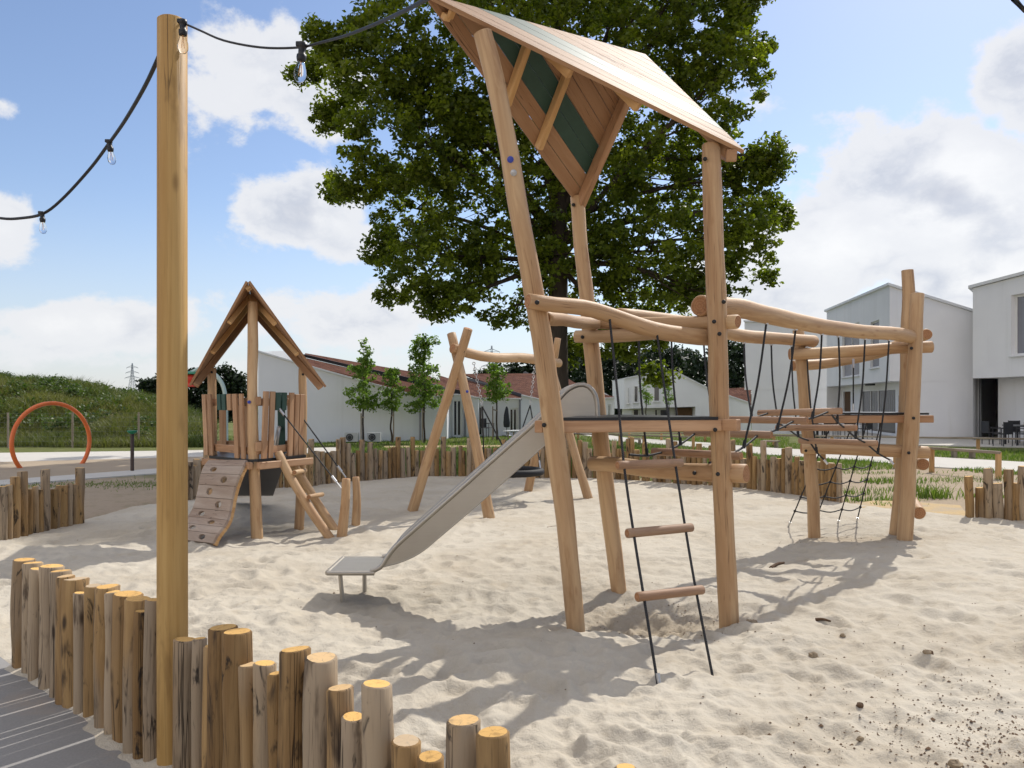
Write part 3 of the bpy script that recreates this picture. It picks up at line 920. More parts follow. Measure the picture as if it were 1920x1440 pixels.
# ------------------------------------------------------------------ lawns and tufts
def make_lawn():
    rs = np.random.RandomState(12)
    n = 90000
    y = np.exp(rs.uniform(math.log(15.2), math.log(36), n)); px = rs.uniform(330, 2050, n)
    x = (px - CX) / F * y
    keep = pit_dist(x, y) < -.25
    # not on paths or terrace
    py = HY + CH * F / y
    up = np.interp(px, [1075, 1112, 1177, 1330, 1420, 1740, 1920, 2300], [811, 811, 821, 830, 838, 856, 866, 885]); lo = np.interp(px, [1075, 1146, 1333, 1420, 1600, 1740, 1920, 2300], [812, 826, 840, 851, 862, 874.5, 885, 920])
    keep &= ~((px > 1075) & (py > up - .3) & (py < lo + .3))
    keep &= ~((px < 660) & (py > 836))
    keep &= ~((px > 1480) & (y > 26.0 + np.interp(px, [1480, 1700, 1920], [4, 1.5, -.5])))
    keep &= ~((y > 27.9) & (y < 28.8) & (px < 1060) & (px > 715))
    m = vnoise(x * .9, y * .9, 71)
    keep &= (m > .36) | (y > 19)
    keep &= ~((px > 1500) & (y < 18.0) & (m < .66))
    keep &= ~((px < 420) & (m < .5))
    x, y, m = x[keep], y[keep], m[keep]
    v, q, lv = blades(x, y, gz(x, y) - .01, .07 + .05 * m, .022, 13, .5)
    tag(big_mesh('lawn_grass', v, quads=q, mats=L_GRASS, attr=lv), 'short lawn grass between the palisade, the paths and the houses', 'grass', kind='stuff')
    # clumps by the gap on the right and taller growth behind the palisade
    X_, Y_, H_ = [], [], []
    for (px, d, sx, sy, c, h) in ((1600, 13.6, .35, .15, 150, .12), (1640, 12.6, .35, .10, 170, .12), (1745, 13.1, .16, .12, 200, .22), (1765, 15.6, .5, .2, 150, .10),
                                  (1700, 14.1, .3, .2, 130, .10), (1820, 16.0, .7, .2, 160, .10), (1600, 17.4, 1.0, .2, 300, .08), (1860, 13.2, .4, .3, 160, .16),
                                  (1130, 17.6, 1.0, .4, 1100, .36), (1040, 17.4, .7, .3, 400, .30), (800, 17.6, 1.0, .3, 420, .2), (1250, 16.9, .9, .4, 400, .2), (1640, 11.9, .3, .1, 90, .1),
                                  (225, 15.0, 1.2, .35, 1300, .05), (440, 15.8, .7, .3, 300, .1)):
        p = K(px, d)
        X_.append(p.x + rs.normal(size=c) * sx); Y_.append(p.y + rs.normal(size=c) * sy); H_.append(np.full(c, h))
    X_ = np.concatenate(X_); Y_ = np.concatenate(Y_); H_ = np.concatenate(H_)
    kp = pit_dist(X_, Y_) < -.2
    X_, Y_, H_ = X_[kp], Y_[kp], H_[kp]
    v, q, lv = blades(X_, Y_, gz(X_, Y_) - .01, H_, .016, 14, .55)
    tag(big_mesh('grass_tufts', v, quads=q, mats=L_GRASS, attr=lv), 'tufts of longer grass on the bare soil around the sand pit', 'grass', kind='stuff')
make_lawn()

# ------------------------------------------------------------------ woods far behind
def make_woods():
    rs = np.random.RandomState(21)
    cs = []; rr = []
    def tree_mass(px, top, d, w_, n):
        h = CH + (HY - top) / F * d + .6
        for _ in range(n):
            t = rs.uniform(0, 1)
            ww = w_ * (1 - .6 * t ** 1.6)
            p = K(px, d)
            cs.append((p.x + rs.uniform(-1, 1) * ww, d + rs.uniform(-1, 1) * ww * .6, -.6 + h * (.05 + .95 * t))); rr.append(rs.uniform(.5, 1.0))
    for px in range(1055, 1420, 16):
        tree_mass(px + rs.uniform(-6, 6), rs.uniform(636, 680) - (12 if px > 1330 else 0), rs.uniform(72, 84), 1.9, 70)
    for px, top in ((905, 690), (935, 684), (965, 682), (985, 676), (1005, 672), (1030, 668)):
        tree_mass(px, top, 78, 1.6, 45)
    for px, top, w_ in ((278, 716, 1.2), (300, 712, 1.5), (325, 702, 1.8), (385, 694, 2.2), (412, 690, 2.4), (438, 702, 1.8), (350, 698, 2.0)):
        tree_mass(px, top, 74, w_, 95)
    v, q, lv = leaf_cloud(cs, rr, 22, .42, 22)
    tag(big_mesh('woodland', v, quads=q, mats=L_WOOD, attr=lv), 'dark belt of woodland standing behind the houses', 'woods', kind='stuff')
make_woods()

# ------------------------------------------------------------------ trees
def make_tree(name, label, base, blobs, trunk_r, limbs, nclump, per, crad, lsize, lmat, seed, cat='tree', group=None, fork=.3, lo=.55):
    root = thing(name, base, label, cat, group)
    b_ = MB()
    R = random.Random(seed)
    top = max(bb[2] + bb[5] for bb in blobs)
    mean = Vector((sum(bb[0] for bb in blobs) / len(blobs), sum(bb[1] for bb in blobs) / len(blobs), base[2] + (top - base[2]) * .8))
    base = Vector(base)
    th = base.lerp(mean, fork)
    th.x = base.x + (mean.x - base.x) * fork * .3; th.y = base.y + (mean.y - base.y) * fork * .3
    b_.tube(smooth_curve([base - V(0, 0, .3), base + V(0, 0, .25), base.lerp(th, .5) + V(R.uniform(-.06, .06), 0, 0), th, th.lerp(mean, .6), mean], 16),
            [trunk_r * 1.5, trunk_r * 1.12, trunk_r, trunk_r * .9, trunk_r * .55, trunk_r * .15], 12, 0, wob=.08, seed=seed)
    lst = sorted(blobs, key=lambda q: -q[3] * q[4] * q[5])[:limbs]
    for i, bb in enumerate(lst):
        c = Vector(bb[:3])
        f = R.uniform(0, .5)
        st = th.lerp(mean, f * .7)
        if c.z < st.z: st = th.lerp(base, .05)
        mid = st.lerp(c, .5) + V(R.uniform(-.1, .1), R.uniform(-.1, .1), R.uniform(.02, .12)) * (c - st).length * .6
        r0 = trunk_r * R.uniform(.32, .5) * (1 - f * .4)
        b_.tube(smooth_curve([st, mid, c], 9), [r0, r0 * .6, r0 * .22], 7, 0, wob=.08, seed=seed + i)
        for k in range(7 if limbs > 8 else 2):
            e = c + V(R.uniform(-1, 1) * bb[3], R.uniform(-1, 1) * bb[4], R.uniform(-.8, .9) * bb[5]) * .85
            s2 = mid.lerp(c, R.uniform(.1, .95))
            b_.tube(smooth_curve([s2, s2.lerp(e, .5) + V(0, 0, R.uniform(-.05, .1)) * (e - s2).length, e], 6), [r0 * .3, r0 * .18, r0 * .05], 5, 0, seed=seed + 50 + k)
    b_.build('trunk', M_BARK, root)
    cs = blob_centers(blobs, nclump, seed + 1, lo)
    rs = np.random.RandomState(seed + 3)
    v, q, lv = leaf_cloud(cs, crad * rs.uniform(.6, 1.3, len(cs)), per, lsize, seed + 2)
    big_mesh('crown', v, quads=q, mats=lmat, parent=root, attr=lv)
    return root

OD = 28.0
def oak_blobs():
    out = []
    R = random.Random(4)
    for (px, py, rx, ry) in ((980, 120, 230, 150), (735, 115, 120, 95), (1235, 70, 170, 120), (1345, 150, 95, 85), (770, 250, 130, 105), (1010, 300, 240, 150), (775, 390, 95, 90),
                             (1255, 310, 150, 115), (1395, 330, 60, 60), (830, 480, 115, 85), (1010, 480, 180, 85), (1250, 470, 150, 85), (1385, 440, 70, 70), (850, 565, 85, 34),
                             (650, 85, 60, 42), (640, 195, 45, 30), (1190, 560, 140, 48), (930, -60, 260, 110), (1190, -70, 220, 110), (1165, 640, 85, 34), (735, 550, 32, 26),
                             (590, 118, 46, 30), (562, 135, 26, 18), (612, 225, 40, 26), (632, 352, 34, 26), (600, 60, 34, 24), (1440, 300, 42, 45), (1450, 405, 35, 45), (1420, 90, 34, 28), (665, 350, 42, 34), (960, 590, 70, 22), (1330, 545, 70, 35), (1080, 660, 45, 28),
                             (715, 470, 40, 35), (1390, 20, 45, 30), (700, 20, 45, 30), (1240, 700, 40, 22), (980, -200, 260, 150), (1190, -250, 220, 150), (780, -150, 160, 110), (1340, -130, 130, 100), (1050, -390, 220, 130), (1280, -330, 150, 110), (1400, -70, 95, 85), (1430, -160, 90, 80), (1380, -250, 110, 90), (1440, 515, 24, 16)):
        c = P(px, py, OD + R.uniform(-2.0, 2.0))
        s = OD / F
        out.append((c.x, c.y, c.z, rx * s, (rx + ry) * .5 * s, ry * s))
    return out
make_tree('oak_tree', 'huge dark oak tree spreading behind the play towers', (K(1047, OD + .3, -.02)), oak_blobs(), .33, 32, 5600, 46, .38, .185, L_OAK, 31, fork=.34, lo=.5)

def sapling(label, px, d, base_py, blobs, seed, n=160, stakes=True, lmat=L_YOUNG, tub=False):
    base = G(px, base_py) if d is None else K(px, d, CH - (base_py - HY) / F * d)
    dd = base.y
    bl = []
    for (bx, by, rx, ry) in blobs:
        c = P(bx, by, dd); s = dd / F
        bl.append((c.x, c.y, c.z, rx * s, rx * s, ry * s))
    return make_tree('young_tree', label, base, bl, .035, len(bl), n, 13, .17, .12, lmat, seed, 'young tree', 'staked young trees on the lawns', .5, .3)
sapling('slim young tree before the white wall, nearest the playhouse tower', 681, 29.9, 832, [(680, 700, 26, 30), (686, 672, 16, 24), (676, 740, 32, 26), (690, 756, 26, 16), (681, 650, 7, 12)], 41, 190)
sapling('young tree with a sparse rounded crown between two taller saplings', 735, 30.5, 829, [(734, 708, 20, 18), (737, 738, 26, 22), (728, 758, 20, 14)], 43, 120)
sapling('densest of the young trees, beside the swing frame, with a drooping tip', 796, 30.6, 829, [(788, 660, 20, 28), (795, 700, 30, 30), (800, 740, 34, 28), (790, 640, 14, 14), (812, 640, 12, 8), (780, 763, 20, 12)], 45, 300)
sapling('bright green sapling framed by the swing, before the terraced roofs', 932, 33.0, 818, [(931, 700, 18, 18), (933, 728, 26, 20), (928, 745, 28, 10), (925, 690, 8, 10)], 47, 130)
sapling('small tree before the left window of the distant gabled house', 1212, 52, 789, [(1210, 730, 12, 20), (1214, 745, 11, 14)], 49, 50)
sapling('small tree before the middle of the distant gabled house', 1255, 52, 789, [(1254, 742, 12, 18), (1250, 728, 7, 12)], 51, 45)

def stake(px0, px1, d, top_py, label):
    b_ = MB()
    base = K(px0, d, -.1)
    t = P(px0, top_py, d)
    b_.tube([base, t], .026, 8, 0, seed=int(px0))
    b_.beam(P(px0, top_py + 6, d), P(px1, top_py + 8, d + .05), .02, .05)
    r = b_.build('tree_stake', W_RAIL, None, base)
    tag(r, label, 'stake', 'stakes tied to the young trees')
stake(677, 683, 29.8, 775, 'thin stake tied to the sapling nearest the playhouse')
stake(738, 734, 30.4, 772, 'thin stake tied to the sparse middle sapling')
stake(792, 797, 30.5, 765, 'thin stake tied to the densest young tree by the swing')
stake(924, 933, 32.9, 762, 'thin stake tied to the bright sapling seen through the swing')

# ------------------------------------------------------------------ buildings
def wall_open(b_, A, B, z0, zA, zB, ops=(), mi=0, rev=.16, inward=None, rmi=None):
    """wall face from A to B (plan), z0 up to zA..zB, with rectangular openings (u0,u1,z0,z1) and reveals"""
    A = Vector((A[0], A[1])); B = Vector((B[0], B[1]))
    L = (B - A).length; d = (B - A) / L
    nin = Vector((-d.y, d.x)) if inward is None else Vector(inward).normalized()
    us = sorted({0.0, L, *[o[0] for o in ops], *[o[1] for o in ops]})
    zs = sorted({z0, *[o[2] for o in ops], *[o[3] for o in ops]})
    def top(u): return zA + (zB - zA) * u / L
    def pt(u, z, dep=0): return (A.x + d.x * u + nin.x * dep, A.y + d.y * u + nin.y * dep, z)
    for i in range(len(us) - 1):
        u0, u1 = us[i], us[i + 1]
        for j in range(len(zs)):
            a = zs[j]
            last = j == len(zs) - 1
            if not last:
                b1 = b2 = zs[j + 1]
            else:
                b1, b2 = top(u0), top(u1)
            if any(o[0] <= u0 + 1e-6 and o[1] >= u1 - 1e-6 and o[2] <= a + 1e-6 and (not last) and o[3] >= b1 - 1e-6 for o in ops):
                continue
            b_.add([pt(u0, a), pt(u1, a), pt(u1, b2), pt(u0, b1)], [(0, 1, 2, 3)], mi)
    for (u0, u1, a, c) in ops:
        m_ = mi if rmi is None else rmi
        for (p, q) in (((u0, a), (u0, c)), ((u0, c), (u1, c)), ((u1, c), (u1, a)), ((u1, a), (u0, a))):
            b_.add([pt(*p), pt(*q), pt(*q, rev), pt(*p, rev)], [(0, 1, 2, 3)], m_)
    return pt

def add_window(root, A, B, u0, u1, z0, z1, dep=.12, mull=(), name='window', pane=M_GLASS, inward=None, sill=True, fr=.06, curtain=False):
    A = Vector((A[0], A[1])); B = Vector((B[0], B[1]))
    d = (B - A).normalized(); nin = Vector((-d.y, d.x)) if inward is None else Vector(inward).normalized()
    def pt(u, z, q=0): return V(A.x + d.x * u + nin.x * q, A.y + d.y * u + nin.y * q, z)
    X = V(d.x, d.y, 0); N = V(nin.x, nin.y, 0); M = Matrix((X, N, V(0, 0, 1))).transposed()
    fm = MB()
    w_, h_ = u1 - u0, z1 - z0
    for uu_ in (u0 + fr / 2, u1 - fr / 2):
        fm.box(pt(uu_, (z0 + z1) / 2, dep), fr, .06, h_, M)
    for zz_ in (z0 + fr / 2, z1 - fr / 2):
        fm.box(pt((u0 + u1) / 2, zz_, dep), w_ - 2 * fr, .058, fr, M)
    for mm in mull:
        fm.box(pt(u0 + w_ * mm, (z0 + z1) / 2, dep), fr * .9, .056, h_ - 2 * fr, M)
    f = fm.build(name, M_FRAME, root)
    g = MB(); g.box(pt((u0 + u1) / 2, (z0 + z1) / 2, dep + .012), w_ - .02, .01, h_ - .02, M)
    g.build('pane', pane, f)
    if curtain:
        c = MB()
        n = max(4, int(w_ / .09)); vs = []
        for i in range(n + 1):
            u = u0 + .05 + (w_ - .1) * i / n
            q = dep + .004 - (.004 if i % 2 else 0)
            vs += [pt(u, z0 + .07, q), pt(u, z1 - .07, q)]
        c.add(vs, [(2 * i, 2 * i + 2, 2 * i + 3, 2 * i + 1) for i in range(n)], 0)
        c.build('curtain', M_CURT, f)
    if sill:
        s = MB(); s.box(pt((u0 + u1) / 2, z0 - .03, -.03), w_ + .1, .14, .05, M)
        s.build('sill', M_TRIM, f)
    return f

# --- large white house right of centre (upper storey overhangs its terrace)
def big_house():
    K0 = (16.72, 34.0); Rr = (20.68, 34.0); RB = (22.8, 46.0); L0 = (18.85, 46.0)
    root = thing('white_house', (18.7, 38, 0), 'white two-storey house with slanting roofline behind the rope bridge posts', 'house')
    wl = MB()
    zo = 2.55
    LA = math.dist(L0, K0)
    def ul(d): return (46.0 - d) / 12.0 * LA          # distance along the left wall from L0 for a depth d
    w1 = (ul(36.95), ul(35.55), 3.25, 5.45); w2 = (ul(42.3), ul(38.9), 2.98, 5.7)
    wall_open(wl, L0, K0, zo, 7.05, 6.78, (w1, w2), inward=(1, .17))
    wall_open(wl, K0, Rr, zo, 6.78, 5.52, inward=(0, 1))
    wall_open(wl, Rr, RB, -.1, 5.52, 5.7, inward=(-1, 0))
    wall_open(wl, RB, L0, -.1, 5.7, 7.05, inward=(0, -1))
    LK = (17.62, 34.02); LL = (19.75, 46.0)            # recessed ground-floor wall
    wl.add([(*K0, zo), (*LK, zo), (*LL, zo), (*L0, zo)], [(0, 1, 2, 3)], 0)
    LB = math.dist(LL, LK)
    def ub(d): return (46.0 - d) / 11.98 * LB
    d1 = (ub(42.0), ub(36.0), .05, 2.3)
    s1 = (ub(45.6), ub(44.0), .05, 2.25)
    wall_open(wl, LL, LK, -.1, zo, zo, (d1, s1), inward=(1, .17))
    wall_open(wl, LK, Rr, -.1, zo + .003, zo + .003, inward=(0, 1))
    wl.build('wall', M_WHITE, root)
    rf = MB()
    top = [(K0[0] - .12, K0[1] - .12, 6.79), (Rr[0] + .05, Rr[1] - .12, 5.51), (RB[0] + .05, 46.1, 5.71), (L0[0] - .12, 46.1, 7.06)]
    rf.prism(top, V(0, 0, .11), 0)
    rf.build('roof', M_TRIM, root)
    add_window(root, L0, K0, *w1, inward=(1, .17), mull=(), curtain=True)
    add_window(root, L0, K0, *w2, inward=(1, .17), mull=(.5,), curtain=True)
    f = add_window(root, LL, LK, *d1, inward=(1, .17), mull=(.28, .5), name='patio_door', sill=False, fr=.09)
    c = MB(); dd = Vector((LK[0] - LL[0], LK[1] - LL[1], 0)).normalized()
    nn = V(dd.y, -dd.x, 0)
    if nn.x < 0: nn = -nn
    n = 40; vs = []
    for i in range(n + 1):
        u = d1[0] + .1 + (d1[1] - d1[0] - .2) * i / n
        p = V(LL[0], LL[1], 0) + dd * u + nn * (.118 + (.004 if i % 2 else 0))
        vs += [p + V(0, 0, .75), p + V(0, 0, 2.18)]
    c.add(vs, [(2 * i, 2 * i + 2, 2 * i + 3, 2 * i + 1) for i in range(n)], 0); c.build('curtain', M_CURT, f)
    sl_ = MB(); uc = (s1[0] + s1[1]) / 2
    M = Matrix((dd, nn, V(0, 0, 1))).transposed()
    sl_.box(V(LL[0], LL[1], 0) + dd * uc + nn * .1 + V(0, 0, 1.15), s1[1] - s1[0] - .02, .04, 2.18, M)
    sl_.build('slatted_screen', M_SLAT, root)
    lp = MB(); lp.box(V(17.95, 38.5, 2.50), .14, .8, .09); lp.build('terrace_lamp', M_FASC, root)
    sg = MB(); p = V(LL[0], LL[1], 0) + dd * ub(35.3) - nn * .02
    sg.box(p + V(0, 0, 1.78), .3, .03, .30, M); sg.build('number_plate', M_PIPE, root)
    pp = MB(); pp.tube([V(Rr[0] + .02, 33.93, .0), V(Rr[0] + .02, 33.93, 5.55)], .05, 10); pp.build('downpipe', M_PIPE, root)
    pl = MB(); pl.beam(V(17.62, 33.985, .02), V(20.68, 33.985, .02), .03, .13); pl.build('plinth', M_FASC, root)
big_house()

# --- white house at the right edge of the picture
def edge_house():
    A = K(1824, 32.4); B = K(2120, 25.5)
    A = (A.x, A.y); B = (B.x, B.y)
    C_ = (B[0] + 7, B[1] + 9); D_ = (A[0] + 6.6, A[1] + 9)
    root = thing('white_house', (22, 31, 0), 'white house cut off by the picture edge, large window over a slatted porch', 'house')
    L = math.dist(A, B); d = (Vector(B) - Vector(A)).normalized(); nin = Vector((-d.y, d.x))
    wl = MB()
    def at_px(px):      # distance along A-B where the ray at px meets it
        k = (px - CX) / F
        return (k * A[1] - A[0]) / (d.x - k * d.y)
    zo = CH + 47 / F * 31.4
    w1 = (at_px(1896), at_px(1975), 3.45, 5.85)
    wall_open(wl, A, B, zo, 6.43, 6.75, (w1,), inward=nin, rev=.25)
    wall_open(wl, B, C_, -.1, 6.75, 6.9, inward=-d)
    wall_open(wl, C_, D_, -.1, 6.9, 6.5, inward=-nin)
    wall_open(wl, D_, A, -.1, 6.5, 6.43, inward=d)
    a2 = (A[0] + nin.x * 1.2, A[1] + nin.y * 1.2); b2 = (B[0] + nin.x * 1.2, B[1] + nin.y * 1.2)
    L2 = math.dist(a2, b2)
    po = (at_px(1868) + .6, at_px(1918) + .7, .05, 2.35)
    wall_open(wl, a2, b2, -.1, zo, zo, (po,), inward=nin)
    wl.add([(*A, zo), (*B, zo), (*b2, zo), (*a2, zo)], [(0, 1, 2, 3)], 0)
    wl.build('wall', M_WHITE, root)
    rf = MB(); e = .12
    rf.prism([(A[0] - d.x * e - nin.x * e, A[1] - d.y * e - nin.y * e, 6.435), (B[0] - nin.x * e, B[1] - nin.y * e, 6.755), (C_[0], C_[1], 6.91), (D_[0] - d.x * e, D_[1] - d.y * e, 6.51)], V(0, 0, .12), 0)
    rf.build('roof', M_TRIM, root)
    add_window(root, A, B, *w1, inward=nin, mull=(.5,), dep=.2, fr=.09, curtain=True)
    X = V(d.x, d.y, 0); N = V(nin.x, nin.y, 0); M = Matrix((X, N, V(0, 0, 1))).transposed()
    uc = (po[0] + po[1]) / 2; wdt = po[1] - po[0]
    sc = MB()
    n = 16
    for i in range(n):
        sc.box(V(*a2, 0) + X * (po[0] + wdt * (i + .5) / n) + N * .10 + V(0, 0, 1.2), wdt / n * .62, .04, 2.28, M)
    sc.box(V(*a2, 0) + X * uc + N * .14 + V(0, 0, 1.2), wdt - .01, .02, 2.29, M, 1)
    sc.build('slatted_screen', [M_SLAT, M_DARKIN], root)
    ps = MB(); ps.box(V(*a2, 0) + X * (po[0] - .07) - N * .06 + V(0, 0, 1.2), .16, .14, 2.4, M); ps.build('porch_post', W_PINE, root)
edge_house()

# --- plain white house seen between the towers (left of the big one)
def side_house():
    A = K(1396, 50); B = K(1552, 47.0)
    A = (A.x, A.y); B = (B.x, B.y)
    d = (Vector(B) - Vector(A)).normalized(); nin = Vector((-d.y, d.x))
    root = thing('white_house', (A[0] + 2, A[1] + 1, 0), 'blank-walled white house right behind the bridge ropes', 'house')
    wl = MB()
    zo = CH + 24 / F * 50
    wall_open(wl, A, B, zo, 6.85, 6.4, inward=nin)
    C_ = (B[0] + nin.x * 8, B[1] + nin.y * 8); D_ = (A[0] + nin.x * 8, A[1] + nin.y * 8)
    wall_open(wl, B, C_, -.7, 6.4, 6.4, inward=-d); wall_open(wl, C_, D_, -.7, 6.4, 6.85, inward=-nin); wall_open(wl, D_, A, zo, 6.85, 6.85, inward=d)
    a2 = (A[0] + d.x * .45 + nin.x * .02, A[1] + d.y * .45 + nin.y * .02)
    wl.add([(*A, zo), (*a2, zo), (a2[0] + nin.x * 8, a2[1] + nin.y * 8, zo), (*D_, zo)], [(0, 1, 2, 3)], 0)
    wall_open(wl, a2, (B[0] + nin.x * .02, B[1] + nin.y * .02), -.7, zo + .01, zo + .01, inward=nin)
    wall_open(wl, (a2[0] + nin.x * 8, a2[1] + nin.y * 8), a2, -.7, zo, zo, inward=d)
    wl.build('wall', M_WHITE, root)
    rf = MB(); rf.prism([(A[0] - .1, A[1] - .1, 6.86), (B[0], B[1] - .1, 6.41), (*C_, 6.41), (*D_, 6.86)], V(0, 0, .1), 0); rf.build('roof', M_TRIM, root)
    lp = MB(); lp.box(V(A[0] + 1.0, A[1] - .1, zo - .06), .3, .1, .08); lp.build('lamp', M_FASC, root)
side_house()

# --- distant two-storey gabled house in the middle
def gabled_house():
    D = 60.0
    root = thing('gabled_house', K(1260, 64, -.6), 'distant white two-storey house with an off-centre gable, between the tower posts', 'house')
    def q(px, py): return P(px, py, D)
    wl = MB(); s = D / F
    zo = q(0, 766).z
    # upper storey: skyline polygon
    x = lambda px: (px - CX) * s
    zz = lambda py: CH - (py - HY) * s
    sky_ = [(1171, 767), (1170, 711), (1212, 702.5), (1268, 699), (1331, 731), (1404, 756), (1404, 790), (1404, 812), (1304, 812), (1304, 762.5), (1188, 766)]
    front = [V(x(a), D, zz(b_)) for a, b_ in sky_]
    wl.prism(front, V(0, 7, 0), 0)
    # lower storey, set back under the overhang
    wl.box(V((x(1190) + x(1304)) / 2, D + 4.2, zz(812) / 2 + zz(764) / 2), x(1304) - x(1190), 5.4, zz(764) - zz(812))
    wl.build('wall', M_WHITE, root)
    rf = MB()
    for (a, b_) in zip(sky_[1:5], sky_[2:6]):
        p0 = V(x(a[0]), D - .12, zz(a[1])); p1 = V(x(b_[0]), D - .12, zz(b_[1]))
        rf.prism([p0, p1, p1 + V(0, 7.3, 0), p0 + V(0, 7.3, 0)], V(0, 0, .10), 0)
    rf.build('roof', M_TRIM, root)
    def win(px0, px1, py0, py1, name='window', dep=-.03, pane=M_GLASS, yy_=D, sill=True):
        add_window(root, (x(0), yy_), (x(1920), yy_), (px0) * s, (px1) * s, zz(py1), zz(py0), dep=dep, name=name, pane=pane, sill=sill, fr=.07)
    win(1225, 1237, 717, 753); win(1188, 1197, 723, 755); win(1176, 1180, 726, 757); win(1251, 1257, 715, 738)
    win(1192, 1204, 767, 790, 'door', yy_=D + 1.45, sill=False); win(1233, 1240, 767, 790, 'door', yy_=D + 1.45, sill=False); win(1243, 1262, 767, 785, 'window', yy_=D + 1.45, sill=False)
    sc = MB(); sc.box(V((x(1272) + x(1303)) / 2, D + 1.0, (zz(764) + zz(812)) / 2), x(1303) - x(1272), .1, zz(764.5) - zz(812)); sc.build('slatted_screen', M_SLAT, root)
gabled_house()

# --- terraced bungalows with red sedum roofs
def bungalow(label, loc, wall, z_base, roofs, fascias, openings, pipes=(), depth=6.0, whites=()):
    """wall: [(px, py_top, d)...] front wall outline left to right; roofs: lists of (px, py, d)"""
    root = thing('bungalow', loc, label, 'house')
    wl = MB()
    for (a, b_) in zip(wall, wall[1:]):
        pa, pb = P(*a), P(*b_)
        la = Vector((pa.x, pa.y)); lb = Vector((pb.x, pb.y)); L = (lb - la).length
        ops = []
        for o in openings:
            if a[0] <= o[0] and o[1] <= b_[0] + .01:
                k0, k1 = (o[0] - CX) / F, (o[1] - CX) / F; d = (lb - la) / L
                u0 = (k0 * la.y - la.x) / (d.x - k0 * d.y); u1 = (k1 * la.y - la.x) / (d.x - k1 * d.y)
                dm = la.y + d.y * (u0 + u1) / 2
                ops.append((u0, u1, max(z_base + .02, CH - (o[3] - HY) / F * dm), CH - (o[2] - HY) / F * dm, o))
        wall_open(wl, (pa.x, pa.y), (pb.x, pb.y), z_base, pa.z, pb.z, [o[:4] for o in ops])
        for o in ops:
            add_window(root, (pa.x, pa.y), (pb.x, pb.y), *o[:4], name=o[4][4], mull=o[4][5], sill=False, fr=.08)
    a, b_ = P(*wall[0]), P(*wall[-1])
    for p in (a, b_):            # end walls going back
        q = p + V(0.02 if p is a else -.02, depth, 0)
        wall_open(wl, (p.x, p.y), (q.x, q.y), z_base, p.z, p.z + .5, inward=(1, 0) if p is a else (-1, 0))
    for wq in whites:
        wl.prism([P(*c) for c in wq], V(.02, .25, 0), 0)
    wl.build('wall', M_WHITE, root)
    for r in roofs:
        rb = MB(); rb.prism([P(*c) for c in r], V(0, .02, -.07), 0); rb.build('roof', M_SEDUM, root)
    for f in fascias:
        fb = MB(); fb.prism([P(*c) for c in f], V(0.02, .12, 0), 0); fb.build('fascia', M_FASC, root)
    # white eaves trim along the wall head
    tr = MB()
    for (a, b_) in zip(wall, wall[1:]):
        tr.beam(P(*a) + V(0, -.05, .03), P(*b_) + V(0, -.05, .03), .16, .07)
    tr.build('eaves_trim', M_TRIM, root)
    if pipes:
        pm = MB()
        for (px, py, d) in pipes:
            pm.tube([P(px, py, d), K(px, d, z_base)], .045, 8)
        pm.build('downpipe', M_PIPE, root)
    return root
# A: long white gable wall behind the playhouse
bungalow('long white bungalow wall sloping down rightward, two outdoor units at its foot', K(650, 33),
         [(484, 660, 30.0), (582, 689, 30.9), (774, 742, 32.7), (838, 746, 33.6)], -.02,
         [[(572, 684, 30.95), (582, 686.5, 30.96), (774, 739.5, 32.76), (840, 744, 33.66), (858, 738, 36.5), (790, 722, 35.2), (582, 677, 33.5), (560, 668, 33.3)],
          [(572, 666, 33.6), (668, 689, 34.2), (790, 713, 35.2), (862, 735, 36.6), (862, 727, 39), (790, 700, 38), (690, 685, 37.2), (572, 662, 36)]],
         [[(565, 668.5, 33.4), (672, 694, 34.1), (672, 688, 34.1), (570, 664, 33.4)], [(672, 696, 34.15), (795, 723, 35.2), (862, 739, 36.6), (862, 735, 36.6), (790, 713, 35.2), (668, 686, 34.15)]],
         [(574, 583, 763, 828, 'door', ()), (1, 2, 3, 4, '', ())], pipes=[(788, 742, 32.75)])
# B: recessed porch between the bungalows
bungalow('recessed glazed porch with white columns just right of the swing leg', K(848, 36),
         [(838, 741, 35.0), (872, 742, 35.6), (897, 748, 36.0)], -.02,
         [[(822, 703, 40), (868, 718, 39), (905, 745, 36.1), (866, 740, 35.7), (836, 739, 35.05)]],
         [[(845, 738, 35.2), (866, 740, 35.4), (866, 732, 35.4), (846, 729, 35.2)]],
         [(842, 849, 749, 820, 'patio_door', ()), (851, 868, 749, 819, 'patio_door', (.5,))], pipes=[(872, 742, 35.5)])
# C
bungalow('low white bungalow with a red sedum roof, closed parasol by its door', K(930, 39),
         [(897, 748, 36.6), (976, 749, 37.6)], -.05,
         [[(866, 712, 41), (880, 710, 41.5), (977, 744, 38.2), (978, 748, 37.62), (897, 747, 36.62), (875, 738, 37.0)]],
         [[(868, 710, 41), (977, 744, 38.1), (977, 738, 38.2), (868, 705, 41.2)]],
         [(897.5, 907, 761, 818, 'patio_door', ()), (956, 972, 765, 814, 'patio_door', (.5,))], pipes=[(975, 749, 37.5)])
# D: broad red roof
bungalow('broad red sedum roof sloping toward the leaning tower leg, white wall below', K(1000, 42),
         [(976, 742, 38.6), (1024, 753, 39.6), (1066, 762, 40.5)], -.05,
         [[(868, 701, 44), (1000, 700, 46), (1066, 744, 42.5), (1067, 760, 40.6), (1024, 751, 39.7), (976, 740.5, 38.7)]],
         [], [(995, 1003, 783, 800, 'window', ())], pipes=())
